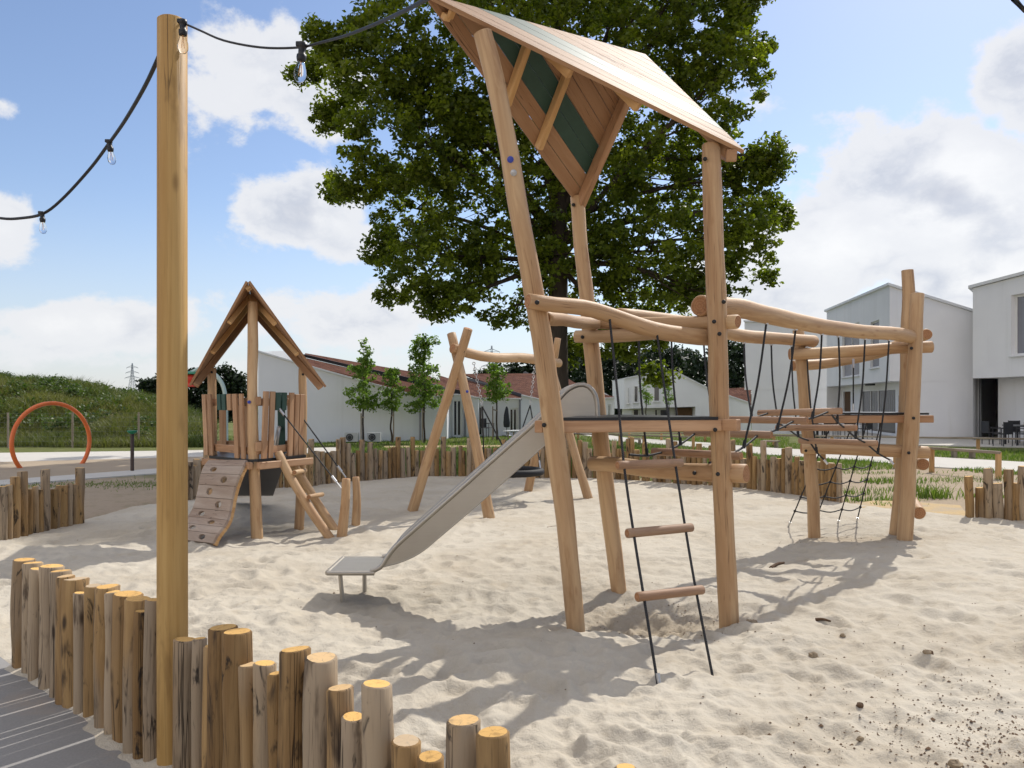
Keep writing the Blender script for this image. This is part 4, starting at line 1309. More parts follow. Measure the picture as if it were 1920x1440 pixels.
# E: roof seen to the right of the trunk
bungalow('far bungalow whose red roof shows behind the slide hood', K(1100, 47),
         [(1020, 748, 46), (1082, 750, 46.5), (1152, 747, 47)], -.3,
         [[(985, 701.5, 50), (1058, 706, 50), (1102, 731, 48), (1152, 744, 47.2), (1152, 747, 47.02), (1082, 748, 46.55), (1020, 742, 47)]],
         [[(980, 699, 49.8), (1062, 742, 47.6), (1062, 737, 47.7), (984, 696, 49.9)]],
         [(1140, 1146, 758, 800, 'window', ())])
# F: small roof far right of the gabled house
bungalow('far bungalow with red roof showing left of the blank white wall', K(1390, 64, -.6),
         [(1366, 752, 63), (1408, 762, 63)], -.7,
         [[(1366, 728, 66), (1408, 726, 66), (1408, 756, 63.4), (1408, 761, 63.05), (1366, 750, 63.05)]], [], [(1400, 1404, 765, 790, 'window', ())])

# outdoor units
for px, lb in ((659.5, 'grey outdoor heat pump unit left of the first sapling'), (701.5, 'grey outdoor heat pump unit between the first two saplings')):
    r = thing('heat_pump', K(px, 30.7), lb, 'heat pump', 'heat pumps on the white wall')
    c = K(px, 30.75, .22)
    m = MB(); m.box(c, .53, .25, .36); m.build('casing', M_ACB, r)
    f = MB(); f.lathe([(.145, 0), (.145, .012), (.05, .014)], c + V(-.06, -.127, 0), (0, -1, 0), 24); f.build('fan', M_ACF, r)
    f2 = MB(); f2.torus(c + V(-.06, -.135, 0), .15, .008, (0, 1, 0), 24, 6); f2.torus(c + V(-.06, -.14, 0), .09, .005, (0, 1, 0), 24, 6); f2.build('fan_guard', M_ACB, r)
    ft = MB(); ft.box(c + V(-.18, 0, -.2), .05, .26, .05); ft.box(c + V(.18, 0, -.2), .05, .26, .05); ft.build('foot', M_ACF, r)
# ================================================================== PLAY EQUIPMENT
def bolt(root, p, n, r=.016):
    b_ = MB(); n = Vector(n).normalized()
    b_.lathe([(r, -.01), (r, .006), (r * .8, .011), (r * .3, .012)], p, n, 12)
    return b_.build('bolt', M_BOLT, root)
def facing(p):
    """horizontal direction from p to the front side of the playground (where its bolts sit)"""
    return (V(0, 0, CH) - Vector(p)).normalized()
def pxlog(pts, n=16, dip=0.0):
    q = [P(*c) for c in pts]
    c = smooth_curve(q, n)
    return c
def down(c, extra=.3):
    """extend the lower end of a post into the sand"""
    d = (c[-1] - c[-2]).normalized()
    return c + [c[-1] + d * extra]

def kite_roof(root, A, C, D, B, nb, greens, th=.03, batt=((0, .07, .09), (.33, .05, .07), (.55, .05, .07), (.9, .05, .06))):
    """roof folded along A-C; low corners D and B; boards run parallel to A-D and A-B"""
    A, C, D, B = map(Vector, (A, C, D, B))
    for E in (D, B):
        nrm = (E - A).cross(C - A).normalized()
        if nrm.z < 0: nrm = -nrm
        pan = MB()
        for k in range(nb):
            t0, t1 = k / nb, (k + 1) / nb
            g = .0036
            e = (E - A).normalized(); inw = (C - A) / nb
            p0 = A + (C - A) * t0; p1 = E + (C - E) * t0; p2 = E + (C - E) * t1; p3 = A + (C - A) * t1
            # small gap between boards
            ga = (p3 - p0).normalized() * g; gb = (p2 - p1).normalized() * g
            if k == nb - 1:
                p2 = p3 = C
                poly = [p0 + ga, p1 + gb, C]
            else:
                poly = [p0 + ga, p1 + gb, p2 - gb, p3 - ga]
            n0 = len(pan.v)
            pan.prism([q + nrm * .001 for q in poly], nrm * th, 1 if k in greens else 0)
            # grain runs along the board
            M_ = Matrix((e.cross(nrm).normalized(), nrm, e))
            for i in range(n0, len(pan.v)):
                q = M_ @ Vector(pan.v[i])
                pan.g[i] = (q.x + k * 3.1, q.y, q.z + k * 7.7)
        pan.build('roof_panel', [W_ROOF, M_GREEN], root)
        for (f, wb, hb) in batt:
            p = E + (A - E) * (f + .015); q = C + (A - C) * (f + .015)
            p = p + (q - p).normalized() * .02; q = q - (q - p).normalized() * .05
            m = MB()
            m.beam(p - nrm * (hb / 2 + .001), q - nrm * (hb / 2 + .001), wb, hb, nrm)
            m.build('batten', W_PINE if f else W_SAWN, root)

# ------------------------------------------------------------------ main tower
def main_tower():
    root = thing('play_tower', (1.0, 6.0, 0), 'tallest wooden play tower, with steep plank roof, three log posts and slide platform', 'play tower')
    FLd = lambda y: 5.1 + (5.5 - 5.1) * (y - 60) / (1178 - 60)
    FL = [(905, 60), (928, 150), (950, 260), (967, 360), (987, 470), (1001, 550), (1018, 650), (1033, 760), (1044, 850), (1057, 950), (1069, 1060), (1080, 1178)]
    fl = pxlog([(x, y, FLd(y)) for x, y in FL], 26)
    m = MB(); m.tube(down(fl), [.062, .064, .066, .070, .075, .072, .066, .064], 16, 0, 1, .05, 11, .008); m.build('post', [W_ROB, E_ROB], root)
    R_ = [(1333, 270), (1337, 400), (1342, 540), (1346, 650), (1348, 760), (1353, 880), (1359, 1000), (1366, 1150)]
    rr = pxlog([(x, y, 5.76 + .07 * (y - 270) / 880) for x, y in R_], 22)
    m = MB(); m.tube(down(rr), [.070, .073, .074, .074, .073, .074, .077], 16, 0, 1, .05, 12, .008); m.build('post', [W_ROB, E_ROB], root)
    B_ = [(1082, 368), (1088, 450), (1098, 540), (1109, 650), (1120, 760), (1129, 850), (1141, 950), (1151, 1030), (1160, 1103)]
    bb = pxlog([(x, y, 6.72 - .04 * (y - 368) / 735) for x, y in B_], 22)
    m = MB(); m.tube(down(bb), [.060, .063, .068, .072, .073, .070, .067], 16, 0, 1, .05, 13, .008); m.build('post', [W_ROB, E_ROB], root)
    kite_roof(root, P(797, -4, 4.95), P(1206, 108, 6.02), P(1392, 289, 5.74), P(1084, 387, 6.78), 10, (2, 3))
    m = MB(); m.beam(P(1372, 292, 5.72), P(1352, 282, 6.1), .08, .09); m.build('eave_block', W_SAWN, root)
    # deck: three beams and a mat
    pA, pR, pB = P(1047, 800, 5.41), P(1352, 795, 5.74), P(1124, 795, 6.62)
    dz = pA.z + .042
    m = MB(); m.beam(P(1030, 800.5, 5.40), P(1350, 797, 5.72), .06, .085); m.build('deck_beam', W_SAWN, root)
    m = MB(); m.beam(P(1385, 797, 5.62), pB + V(-.1, .28, 0), .06, .085); m.build('deck_beam', W_SAWN, root)
    m = MB(); m.beam(pA + V(-.14, .0, .0), pB + V(-.16, .1, 0), .06, .085); m.build('deck_beam', W_SAWN, root)
    zt = dz + .022
    m = MB(); m.prism([V(K(1056, 5.40).x, 5.40, zt), V(K(1345, 5.70).x, 5.68, zt), V(1.62, 6.0, zt), V(.98, 6.72, zt), V(.62, 6.62, zt)], V(0, 0, -.022), 0)
    m.build('deck', M_MAT, root)
    # log rails between the posts
    def rail(pts, r, seed, wob=.06, n=16):
        m = MB(); m.tube(pxlog(pts, n), r, 16, 0, 1, wob, seed, .008)
        return m.build('rail_log', [W_ROB, E_ROB], root)
    rail([(989, 564, 5.12), (1040, 572, 5.22), (1100, 578, 5.36), (1150, 593, 5.5), (1220, 618, 5.66), (1290, 630, 5.84), (1350, 634, 5.98)], [.052, .055, .058, .062, .064, .062], 21)
    rail([(1021, 597, 5.30), (1058, 600, 5.75), (1097, 606, 6.3), (1128, 606, 6.66)], [.050, .046, .052, .050], 22)
    rail([(1105, 606, 6.62), (1200, 607, 6.35), (1290, 606, 6.05), (1384, 603, 5.72)], [.046, .052, .055, .052], 23)
    rail([(1078, 631, 6.58), (1150, 630, 6.45), (1240, 624, 6.25), (1330, 616, 6.0)], [.052, .056, .055, .05], 24)
    rail([(1108, 869, 6.58), (1160, 872, 6.4), (1240, 882, 6.18), (1320, 886, 5.96), (1400, 889, 5.74)], [.062, .066, .066, .070, .072], 25)
    for px, py, d in ((1007, 567, 5.06), (1092, 632, 6.50), (1350, 795, 5.66) and (1339, 603, 5.66), (1349, 626, 5.665), (1357, 566, 5.66), (1341, 806, 5.67), (1346, 889, 5.68), (1322, 298, 5.69), (1075, 384, 6.66), (1050, 800.5, 5.36), (1020, 797, 5.31), (1120, 871, 6.50), (1302, 887, 5.92)):
        p = P(px, py, d); bolt(root, p, facing(p))
    for py, mt in ((299, M_BLUE), (324, M_PSTK)):
        px = 957 if py < 310 else 963
        p = P(px, py, FLd(py) - .066)
        m = MB(); m.lathe([(.022, -.02), (.022, .003), (.0215, .0035)], p, facing(p), 18); m.build('sticker', mt, root)
main_tower()

# rope ladder hanging from the front rail log
def rope_ladder():
    root = thing('rope_ladder', G(1270, 1270), 'rope ladder of black ropes and round wooden rungs hanging from the tallest tower', 'rope ladder')
    lp = [(1143, 597, 5.44), (1157, 730, 5.2), (1170, 872, 4.98), (1188, 999, 4.76), (1207, 1118, 4.56), (1232, 1275, 4.36)]
    rp = [(1232, 627, 5.64), (1249, 750, 5.40), (1266, 868, 5.17), (1285, 990, 4.96), (1305, 1107, 4.77), (1335, 1262, 4.56)]
    for pts in (lp, rp):
        m = MB(); c = pxlog(pts, 30); m.tube(c + [c[-1] + (c[-1] - c[-2]).normalized() * .12], .0085, 8); m.build('rope', M_ROPE, root)
    for i, (dl, dr) in zip((2, 3, 4), ((14, 15), (16, 15), (17, 17))):
        a, b_ = P(*lp[i]), P(*rp[i]); u = (b_ - a).normalized()
        m = MB(); m.tube([a - u * .052, a, b_, b_ + u * .055], .029, 14, 0, 1, .02, 30 + i, .006); m.build('rung', [W_RUNG, E_ROB], root)
    m = MB(); p = P(*lp[-1]); m.tube([P(1233, 1262, 4.37), P(1236, 1284, 4.35)], .013, 10); m.build('ferrule', M_PSTK, root)
    for (x, y, d) in ((1142, 594, 5.45), (1232, 625, 5.65)):
        m = MB(); p = P(x, y, d); m.lathe([(.02, 0), (.018, .012), (.012, .02)], p, facing(p) + V(0, 0, -.8), 12); m.build('eyelet', M_GALV, root)
rope_ladder()

# ------------------------------------------------------------------ slide
def slide():
    root = thing('slide', G(650, 1128), 'stainless steel slide running down from the tallest tower into the sand', 'slide')
    Yn, Yf = 6.18, 6.74
    top = [(1121, 781), (1119, 752), (1113, 735), (1103, 724.5), (1091, 721), (1077, 724), (1062, 733), (1045, 751), (1000, 795), (950, 839), (900, 883.5), (850, 928), (800, 972), (765, 1003), (742, 1024), (727, 1043), (716, 1061), (706, 1067.5), (695, 1070)]
    bot = [(1108, 784), (1090, 785), (1070, 788), (1030, 826), (1000, 853.5), (950, 898), (900, 942), (850, 985), (818, 1012), (798, 1029), (776, 1043), (750, 1054), (728, 1060), (710, 1065)]
    f = lambda px, py: ((px - CX) / F * Yn, CH - (py - HY) / F * Yn)
    tp = [f(*q) for q in top]; bt = [f(*q) for q in bot]
    tp = [(x - .03, z) if i < 0 else (x, z) for i, (x, z) in enumerate(tp)]
    for Y, s in ((Yn, -1), (Yf, 1)):
        m = MB()
        pts = [V(x, Y, z) for x, z in tp] + [V(x, Y, z) for x, z in bt[::-1]]
        # side sheet as strips between the top and bottom lines
        n = 60
        tc_ = smooth_curve([V(x, Y, z) for x, z in tp[3:]], n); bc_ = smooth_curve([V(x, Y, z) for x, z in bt], n)
        th = .004 * s
        vs = []; fs = []
        for i in range(n + 1):
            vs += [tc_[i], bc_[i], tc_[i] + V(0, th, 0), bc_[i] + V(0, th, 0)]
        for i in range(n):
            a = 4 * i; c = a + 4
            fs += [(a, c, c + 1, a + 1), (a + 2, a + 3, c + 3, c + 2), (a, a + 2, c + 2, c), (a + 1, c + 1, c + 3, a + 3)]
        m.tube(bc_[10:], .007, 8)
        m.add(vs, fs, 0)
        m.prism([V(tp[0][0], Y + s * .0005, tp[0][1])] + [V(x, Y + s * .0005, z) for x, z in tp[1:8]] + [V(bt[3][0] + .08, Y + s * .0005, bt[3][1] + .06), V(bt[2][0], Y + s * .0005, bt[2][1])], V(0, s * .003, 0))
        m.build('side_panel', M_STEEL, root)
        m = MB(); m.tube(smooth_curve([V(x, Y, z) for x, z in tp], 60), .020, 10); m.build('side_rail', M_STEEL, root)
    # bed between the sides, a little above their lower edge
    bc_ = smooth_curve([V(x, Yn + .004, z + .05 if i < len(bt) - 4 else z + .012 * (len(bt) - i)) for i, (x, z) in enumerate(bt)], 50)
    m = MB(); w_ = Yf - Yn - .008
    for a, c in zip(bc_, bc_[1:]):
        m.add([a, c, c + V(0, w_, 0), a + V(0, w_, 0)], [(0, 1, 2, 3)], 0, True)
        m.add([a - V(0, 0, .004), c - V(0, 0, .004), c + V(0, w_, -.004), a + V(0, w_, -.004)], [(3, 2, 1, 0)], 0, True)
    m.build('slide_bed', M_STEEL, root)
    # run-out plate with rounded lip
    z0 = tp[-1][1] - .018; x0, x1 = f(612, 1070)[0], tp[-1][0] + .03
    m = MB(); m.box(V((x0 + x1) / 2, (Yn + Yf) / 2, z0), x1 - x0, Yf - Yn + .03, .03)
    m.tube([V(x0 + .01, Yn, z0), V(x0 + .01, Yf, z0)], .022, 10)
    m.tube([V(x0 + .01, Yn - .004, z0), V(x1, Yn - .004, z0)], .020, 10)
    m.tube([V(x0 + .01, Yf + .004, z0), V(x1, Yf + .004, z0)], .020, 10)
    m.build('run_out', M_STEEL, root)
    for (a, b_) in (((637, 1072), (645, 1128)), ((683, 1070), (684, 1103))):
        p = P(*a, Yn + .12 if a[0] < 650 else Yf - .14); p.z = z0; q = P(*b_, p.y)
        q.z = -.15
        m = MB(); m.tube([p, q], .018, 12); m.build('leg', M_STEEL, root)
slide()

# ------------------------------------------------------------------ far tower at the end of the bridge
def end_tower():
    root = thing('climbing_tower', (4.2, 9.1, 0), 'roofless log climbing tower at the far end of the rope bridge', 'climbing tower')
    for i, (pts, rad) in enumerate((
        ([(1497, 618, 9.25), (1505, 700, 9.25), (1511, 780, 9.26), (1521, 880, 9.28), (1527, 1004, 9.3)], [.066, .070, .072, .074, .070]),
        ([(1720, 550, 8.78), (1716, 650, 8.77), (1711, 760, 8.76), (1704, 880, 8.75), (1696, 1020, 8.74)], [.072, .076, .080, .084, .086]),
        ([(1701, 506, 9.40), (1704, 570, 9.41), (1700, 650, 9.42), (1698, 750, 9.42), (1693, 850, 9.43), (1688, 930, 9.43), (1679, 1008, 9.44)], [.068, .078, .070, .078, .080, .080, .074]))):
        m = MB(); m.tube(down(pxlog(pts, 22), .4), rad, 16, 0, 1, .06, 60 + i, .008); m.build('post', [W_ROB, E_ROB], root)
    def rail(pts, r, seed, wob=.06):
        m = MB(); m.tube(pxlog(pts, 18), r, 16, 0, 1, wob, seed, .008); m.build('rail_log', [W_ROB, E_ROB], root)
    rail([(1480, 664, 9.12), (1560, 661, 9.07), (1650, 655, 9.0), (1748, 650, 8.92)], [.068, .068, .070, .066], 71)
    rail([(1487, 686, 9.42), (1560, 680, 9.55), (1640, 664, 9.62), (1700, 640, 9.55), (1739, 626, 9.2)], [.066, .060, .064, .070, .068], 72)
    rail([(1502, 840, 9.12), (1600, 842, 9.02), (1741, 849, 8.86)], [.070, .072, .074], 73)
    rail([(1731, 871, 8.95), (1697, 861, 9.95)], [.070, .074], 74)
    rail([(1724, 962, 8.98), (1708, 938, 9.75)], [.072, .076], 75)
    m = MB(); m.beam(P(1500, 787, 9.12), P(1749, 785.5, 8.86), .08, .085); m.build('deck_beam', W_SAWN, root)
    m = MB(); m.beam(P(1510, 785, 9.3), P(1700, 784, 9.6), .08, .085); m.build('deck_beam', W_SAWN, root)
    zt = P(0, 773.5, 9.1).z
    a, b_, c, e = K(1520, 9.2, zt), K(1742, 8.92, zt), K(1722, 9.75, zt), K(1560, 9.95, zt)
    m = MB(); m.prism([a, b_, c, e], V(0, 0, -.024)); m.build('deck', M_MAT, root)
    for px, py, d in ((1709, 653, 8.69), (1726, 643, 8.8), (1713, 784, 8.67), (1704, 849, 8.66), (1505, 682, 9.34), (1511, 845, 9.05), (1694, 870, 9.34), (1688, 958, 9.34)):
        p = P(px, py, d); bolt(root, p, facing(p), .018)
    # short hand rope over the deck
    m = MB(); m.tube([P(1600, 676, 9.4), P(1600, 764, 9.3)], .009, 8); m.build('rope', M_ROPE, root)
    m = MB(); m.tube([P(1600, 673, 9.4), P(1600, 690, 9.38)], .014, 8); m.tube([P(1600, 757, 9.3), P(1600, 770, 9.3)], .012, 8); m.build('ferrule', M_GALV, root)
end_tower()

# ------------------------------------------------------------------ bridge between the towers
def bridge():
    root = thing('rope_bridge', (2.7, 7.6, 0), 'rope bridge of hanging log rungs between two log handrails', 'rope bridge')
    near = [(1312, 573, 5.92), (1360, 575, 6.2), (1420, 586, 6.6), (1490, 602, 7.1), (1560, 615, 7.6), (1620, 622, 8.1), (1680, 626, 8.5), (1716, 634, 8.86)]
    far = [(1160, 590, 6.75), (1230, 598, 7.15), (1300, 608, 7.6), (1380, 628, 8.1), (1450, 634, 8.7), (1526, 640, 9.3)]
    nc, fc = pxlog(near, 28), pxlog(far, 26)
    m = MB(); m.tube(nc, [.082, .080, .078, .074, .074, .074, .078], 16, 0, 1, .05, 81, .01); m.build('handrail_log', [W_ROB, E_ROB], root)
    m = MB(); m.tube(fc, [.062, .066, .066, .070, .068, .072], 16, 0, 1, .05, 82, .01); m.build('handrail_log', [W_ROB, E_ROB], root)
    zs = [850.5, 813, 787.5, 775.5, 804, 828.5]
    mids = [1303, 1362, 1431, 1497, 1528, 1569]
    ends = []
    for i in range(6):
        t = i / 5
        d = 6.5 + (8.62 - 6.5) * t
        c = P(mids[i], zs[i], d)
        u = V(.70, -.70 + .06 * i * .2, 0).normalized()
        L = .43
        tilt = (.0, -.0, .0, .03, .02, .0)[i]
        a, b_ = c - u * L, c + u * L + V(0, 0, tilt)
        m = MB(); m.tube([a, a.lerp(b_, .5), b_], .034, 14, 0, 1, .015, 90 + i, .006); m.build('rung', [W_RUNG, E_ROB], root)
        ends.append((a.lerp(b_, .14), a.lerp(b_, .86)))
    # ropes through the rungs: along each side, sagging between
    dkA = (P(1180, 790, 6.45), P(1330, 800, 5.95)); 
    dkB = (P(1545, 862, 9.0), P(1668, 862, 8.75))
    for s in (0, 1):
        seq = [dkA[s] + V(0, 0, -.28)] + [e[s] for e in ends] + [dkB[s]]
        nodes = []
        for a, b_ in zip(seq, seq[1:]):
            mid = a.lerp(b_, .5) + V(0, 0, -.02)
            m = MB(); m.tube(smooth_curve([a, mid, b_], 6), .010, 8); m.build('side_rope', M_ROPE, root)
            nodes.append(mid)
        c = nc if s else fc
        tops = ((1362, 590), (1437, 606), (1492, 620), (1541, 632), (1572, 636), (1622, 641), (1667, 640)) if s else ((1197, 602), (1258, 610), (1318, 622), (1395, 642), (1446, 648), (1484, 650), (1512, 652))
        for k, nd in enumerate(nodes[:7]):
            tx = tops[k][0]
            p = min(c, key=lambda q: abs(CX + q.x / q.y * F - tx)).copy()
            # interpolate along the log for the wanted column
            for q0, q1 in zip(c, c[1:]):
                x0, x1 = CX + q0.x / q0.y * F, CX + q1.x / q1.y * F
                if x0 <= tx <= x1:
                    p = q0.lerp(q1, (tx - x0) / (x1 - x0))
            p = p - V(0, 0, .07)
            e = nd
            mid = p.lerp(e, .5) + V(.02 if s else -.02, 0, .0)
            m = MB(); m.tube(smooth_curve([p, mid, e], 10), .0095, 8); m.build('hanger_rope', M_ROPE, root)
            m = MB(); m.tube([p + V(0, 0, .03), p - V(0, 0, .015)], .018, 10); m.build('eyelet', M_GALV, root)
            m = MB(); d_ = (p - e).normalized(); m.tube([e - d_ * .01, e + d_ * .06], .015, 10); m.build('rope_clamp', M_BOLT, root)
    for p in (dkB[0], dkB[1]):
        m = MB(); m.tube([p, p + V(.03, -.03, -.05)], .015, 8); m.build('ferrule', M_GALV, root)
bridge()

# ------------------------------------------------------------------ climbing net under the far tower
def net():
    root = thing('climbing_net', G(1560, 985), 'black rope climbing net slanting to the sand below the far tower', 'climbing net')
    tops = [K(1560, 9.25, 1.36), K(1600, 9.35, 1.36), K(1626, 9.55, 1.36), K(1652, 9.7, 1.36)]
    bots = [G(1478, 988), G(1530, 990), G(1570, 985), G(1606, 980)]
    bots[1] = bots[0].lerp(bots[2], .5)
    def at(i, t): return tops[i].lerp(bots[i], t)
    for i in range(4):
        m = MB(); m.tube([at(i, 0), at(i, .5), at(i, .97)], .008, 8); m.build('rope', M_ROPE, root)
        m = MB(); m.tube([at(i, .95), at(i, 1.03)], .013, 8); m.build('ferrule', M_GALV, root)
    kn = MB()
    for t in (.42, .56, .70, .84):
        for i in range(3):
            a, b_ = at(i, t), at(i + 1, t)
            m = MB(); m.tube(smooth_curve([a, a.lerp(b_, .5) + V(0, 0, -.03), b_], 6), .008, 8); m.build('rope', M_ROPE, root)
        for i in range(4):
            q = MB(); q.lathe([(.004, -.018), (.016, -.010), (.018, 0), (.016, .010), (.004, .018)], at(i, t), (0, -1, 0), 10); q.build('net_knot', M_BOLT, root)
net()

# ------------------------------------------------------------------ nest swing
def swing():
    root = thing('swing_frame', (-.05, 12.3, 0), 'log swing frame with crossed legs carrying a basket swing', 'swing')
    def post(pts, rad, seed):
        m = MB(); m.tube(down(pxlog(pts, 18), .3), rad, 14, 0, 1, .05, seed, .008); m.build('leg', [W_ROB, E_ROB], root)
    post([(878, 616, 10.9), (850, 710, 11.1), (812, 830, 11.3), (775, 953, 11.5)], [.066, .070, .076, .080], 101)
    post([(846, 625, 11.2), (864, 700, 11.1), (890, 820, 11.0), (917, 968, 10.85)], [.066, .070, .076, .082], 102)
    post([(1046, 634, 13.4), (1032, 720, 13.6), (1012, 820, 13.8), (990, 921, 13.95)], [.056, .064, .075, .078], 103)
    post([(1020, 640, 13.6), (1048, 740, 13.4), (1075, 840, 13.2), (1102, 932, 13.0)], [.06, .066, .072, .078], 104)
    m = MB(); m.tube(pxlog([(848, 653, 11.0), (885, 664, 11.3), (930, 671, 11.9), (980, 671, 12.6), (1048, 681, 13.6)], 18), [.072, .074, .076, .082, .078], 14, 0, 1, .05, 105, .008)
    m.build('crossbar', [W_ROB, E_ROB], root)
    p = P(869, 659, 10.95); bolt(root, p, facing(p), .02)
    p = P(876, 734, 10.98); m = MB(); m.lathe([(.02, -.012), (.02, .003), (.019, .004)], p, facing(p), 16); m.build('sticker', M_BLUE, root)
    sw = thing('basket_swing', P(962, 886, 12.35), 'round black basket swing hanging from the log swing frame', 'basket swing')
    c = P(961, 884, 12.35)
    R0 = .46
    m = MB(); m.torus(c, R0, .055, (0, 0, 1), 48, 12); m.build('ring', M_RUB, sw)
    m = MB()
    for k in range(-4, 5):
        h = math.sqrt(R0 ** 2 - (k * .1) ** 2)
        for ax in (0, 1):
            a = c + (V(-h, k * .1, 0) if ax == 0 else V(k * .1, -h, 0)); b_ = c + (V(h, k * .1, 0) if ax == 0 else V(k * .1, h, 0))
            m.tube(smooth_curve([a, a.lerp(b_, .5) + V(0, 0, -.06), b_], 8), .007, 6)
    m.build('seat_net', M_ROPE, sw)
    axis = V(.62, .78, 0)
    for (tx, ty, td, nx_, ny_, sgn) in ((888, 679, 11.45, 904, 762, -1), (1003, 686, 13.1, 994, 760, 1)):
        t_ = P(tx, ty, td); nd = P(nx_, ny_, td)
        ch = MB(); n = 16
        for k in range(n):
            a = t_.lerp(nd, k / n); b_ = t_.lerp(nd, (k + 1) / n)
            d_ = (b_ - a).normalized(); sx = V(1, 0, 0) if k % 2 else V(0, 1, 0)
            ch.torus(a.lerp(b_, .5), .020, .0055, sx, 10, 5)
        ch.build('chain', M_GALV, sw)
        for s2 in (-1, 1):
            e = c + axis * (sgn * R0 * .72) + V(axis.y, -axis.x, 0) * (s2 * R0 * .69) + V(0, 0, .06)
            m = MB(); m.tube([nd, e + (nd - e).normalized() * .12], .011, 8); m.build('rope', M_ROPE, sw)
            m = MB(); m.tube([e + (nd - e).normalized() * .13, e - V(0, 0, .05)], .012, 8); m.build('shackle', M_GALV, sw)
swing()

# ------------------------------------------------------------------ playhouse tower on the left
def playhouse():
    root = thing('playhouse_tower', (-3.2, 9.7, 0), 'small playhouse tower with pointed roof, plank parapet and holed climbing ramp', 'play tower')
    Fp = [(474, 566, 9.15), (474, 650, 9.16), (473, 760, 9.18), (476, 860, 9.19), (482, 1004, 9.2)]
    Rp = [(567, 690, 10.0), (568, 780, 10.0), (566, 870, 10.0), (561, 984, 10.02)]
    Lp = [(397, 690, 9.95), (398, 780, 9.95), (399, 870, 9.95), (402, 980, 9.95)]
    for i, (pp, rad) in enumerate(((Fp, [.060, .060, .062, .066, .070]), (Rp, [.050, .052, .058, .064]), (Lp, [.054, .056, .058, .06]))):
        m = MB(); m.tube(down(pxlog(pp, 16), .35), rad, 14, 0, 1, .04, 121 + i, .008); m.build('post', [W_ROB, E_ROB], root)
    kite_roof(root, P(465, 529, 8.75), P(474, 575, 10.75), P(609, 727, 9.75), P(358, 724, 9.70), 8, (3, 4), .028, ((0, .06, .08), (.33, .045, .06), (.62, .045, .06), (.93, .05, .06)))
    dzt = P(0, 858, 9.4).z
    fl, fr, ff = K(388, 9.85), K(572, 9.95), K(474, 9.05)
    bl, br = K(400, 10.55), K(560, 10.6)
    m = MB(); m.prism([V(p.x, p.y, dzt) for p in (K(392, 9.72), K(466, 9.12), K(482, 9.12), K(574, 9.86), br, bl)], V(0, 0, -.03)); m.build('deck', M_MAT, root)
    for (a, b_) in ((K(382, 9.80), K(470, 9.06)), (K(484, 9.06), K(585, 9.86)), (K(396, 10.6), K(564, 10.66))):
        m = MB(); m.beam(V(a.x, a.y, dzt - .075), V(b_.x, b_.y, dzt - .075), .06, .085); m.build('deck_beam', W_SAWN, root)
    # parapet planks on two front sides, rails top and bottom
    zt = P(0, 739, 9.6).z
    def side(a, b_, planks, inner):
        a, b_ = Vector(a), Vector(b_); u = (b_ - a).normalized(); n = V(u.y, -u.x, 0)
        if n.y > 0: n = -n
        L = (b_ - a).length
        for z in (zt - .10, dzt + .10):
            m = MB(); m.beam(V(a.x, a.y, z) - n * .03, V(b_.x, b_.y, z) - n * .03, .04, .09); m.build('parapet_rail', W_SAWN, root)
        for (t, w_, z0, z1, col) in planks:
            p = a + u * (t * L)
            m = MB(); lean = .04
            q0 = V(p.x, p.y, z0) + n * .015; q1 = V(p.x, p.y, z1) + n * (.015 + lean * (z1 - z0))
            m.beam(q0, q1, w_, .026, n); m.build('parapet_plank', M_GREEN if col else W_SAWN, root)
    lo = dzt + .0
    side(K(385, 9.92), K(466, 9.14), [(.06, .098, lo, zt, 0), (.19, .098, lo, zt, 0), (.38, .09, zt - .2, zt, 1), (.49, .09, zt - .2, zt, 1), (.61, .095, zt - .2, zt, 0), (.78, .098, lo, zt, 0), (.92, .088, lo, zt, 0)], 1)
    side(K(484, 9.14), K(566, 9.94), [(.10, .088, lo, zt + .03, 0), (.24, .088, lo, zt + .03, 0), (.40, .09, zt - .2, zt + .02, 1), (.54, .09, zt - .2, zt + .02, 1), (.68, .088, lo, zt + .02, 0), (.81, .088, lo, zt, 0), (.93, .088, lo, zt, 0)], 1)
    side(K(404, 10.62), K(556, 10.66), [(.10, .09, lo, zt, 0), (.30, .098, lo, zt - .1, 0), (.40, .098, lo, zt - .1, 0), (.82, .098, lo, zt, 1), (.94, .098, lo, zt, 0)], 1)
    m = MB(); m.beam(K(437, 9.10, zt - .09), K(486, 9.10, zt - .09), .03, .1) if False else m.beam(K(479, 9.09, zt - .085), K(490, 9.11, zt - .085), .05, .10); m.build('rail_end', W_SAWN, root)
    m = MB(); m.beam(K(479, 9.075, dzt + .15), K(489, 9.11, dzt + .15), .05, .11); m.build('rail_end', W_SAWN, root)
    for px, py, d in ((473, 868, 9.11), (569, 863, 9.93), (397, 698, 9.89), (568, 702, 9.94)):
        p = P(px, py, d); bolt(root, p, facing(p), .016)
    p = P(467, 754, 9.105); m = MB(); m.lathe([(.02, -.012), (.02, .003), (.019, .004)], p, facing(p), 16); m.build('sticker', M_BLUE, root)
    # ramp: nine wavy planks with hand holes, real holes through them
    tl, tr = P(392, 862, 9.62), P(461, 862, 9.12); bl_, br_ = P(330, 1016, 8.95), P(402, 1020, 8.66)
    bl_.z = br_.z = -.03
    holes = {0: None, 1: .30, 2: .66, 3: .34, 4: .66, 5: .30, 6: .66, 7: .30, 8: .66}
    npk = 9
    def rp(u, t):
        a = tl.lerp(tr, u); b_ = bl_.lerp(br_, u)
        p = a.lerp(b_, t)
        wv_ = .05 * math.sin(t * 2 * math.pi * 1.6 + .4) * (1 if u > .5 else -.6) * (abs(u - .5) * 2)
        return p + (tr - tl).normalized() * wv_ * .5 + V(0, -.03, .05) * math.sin(t * math.pi * 2.6)
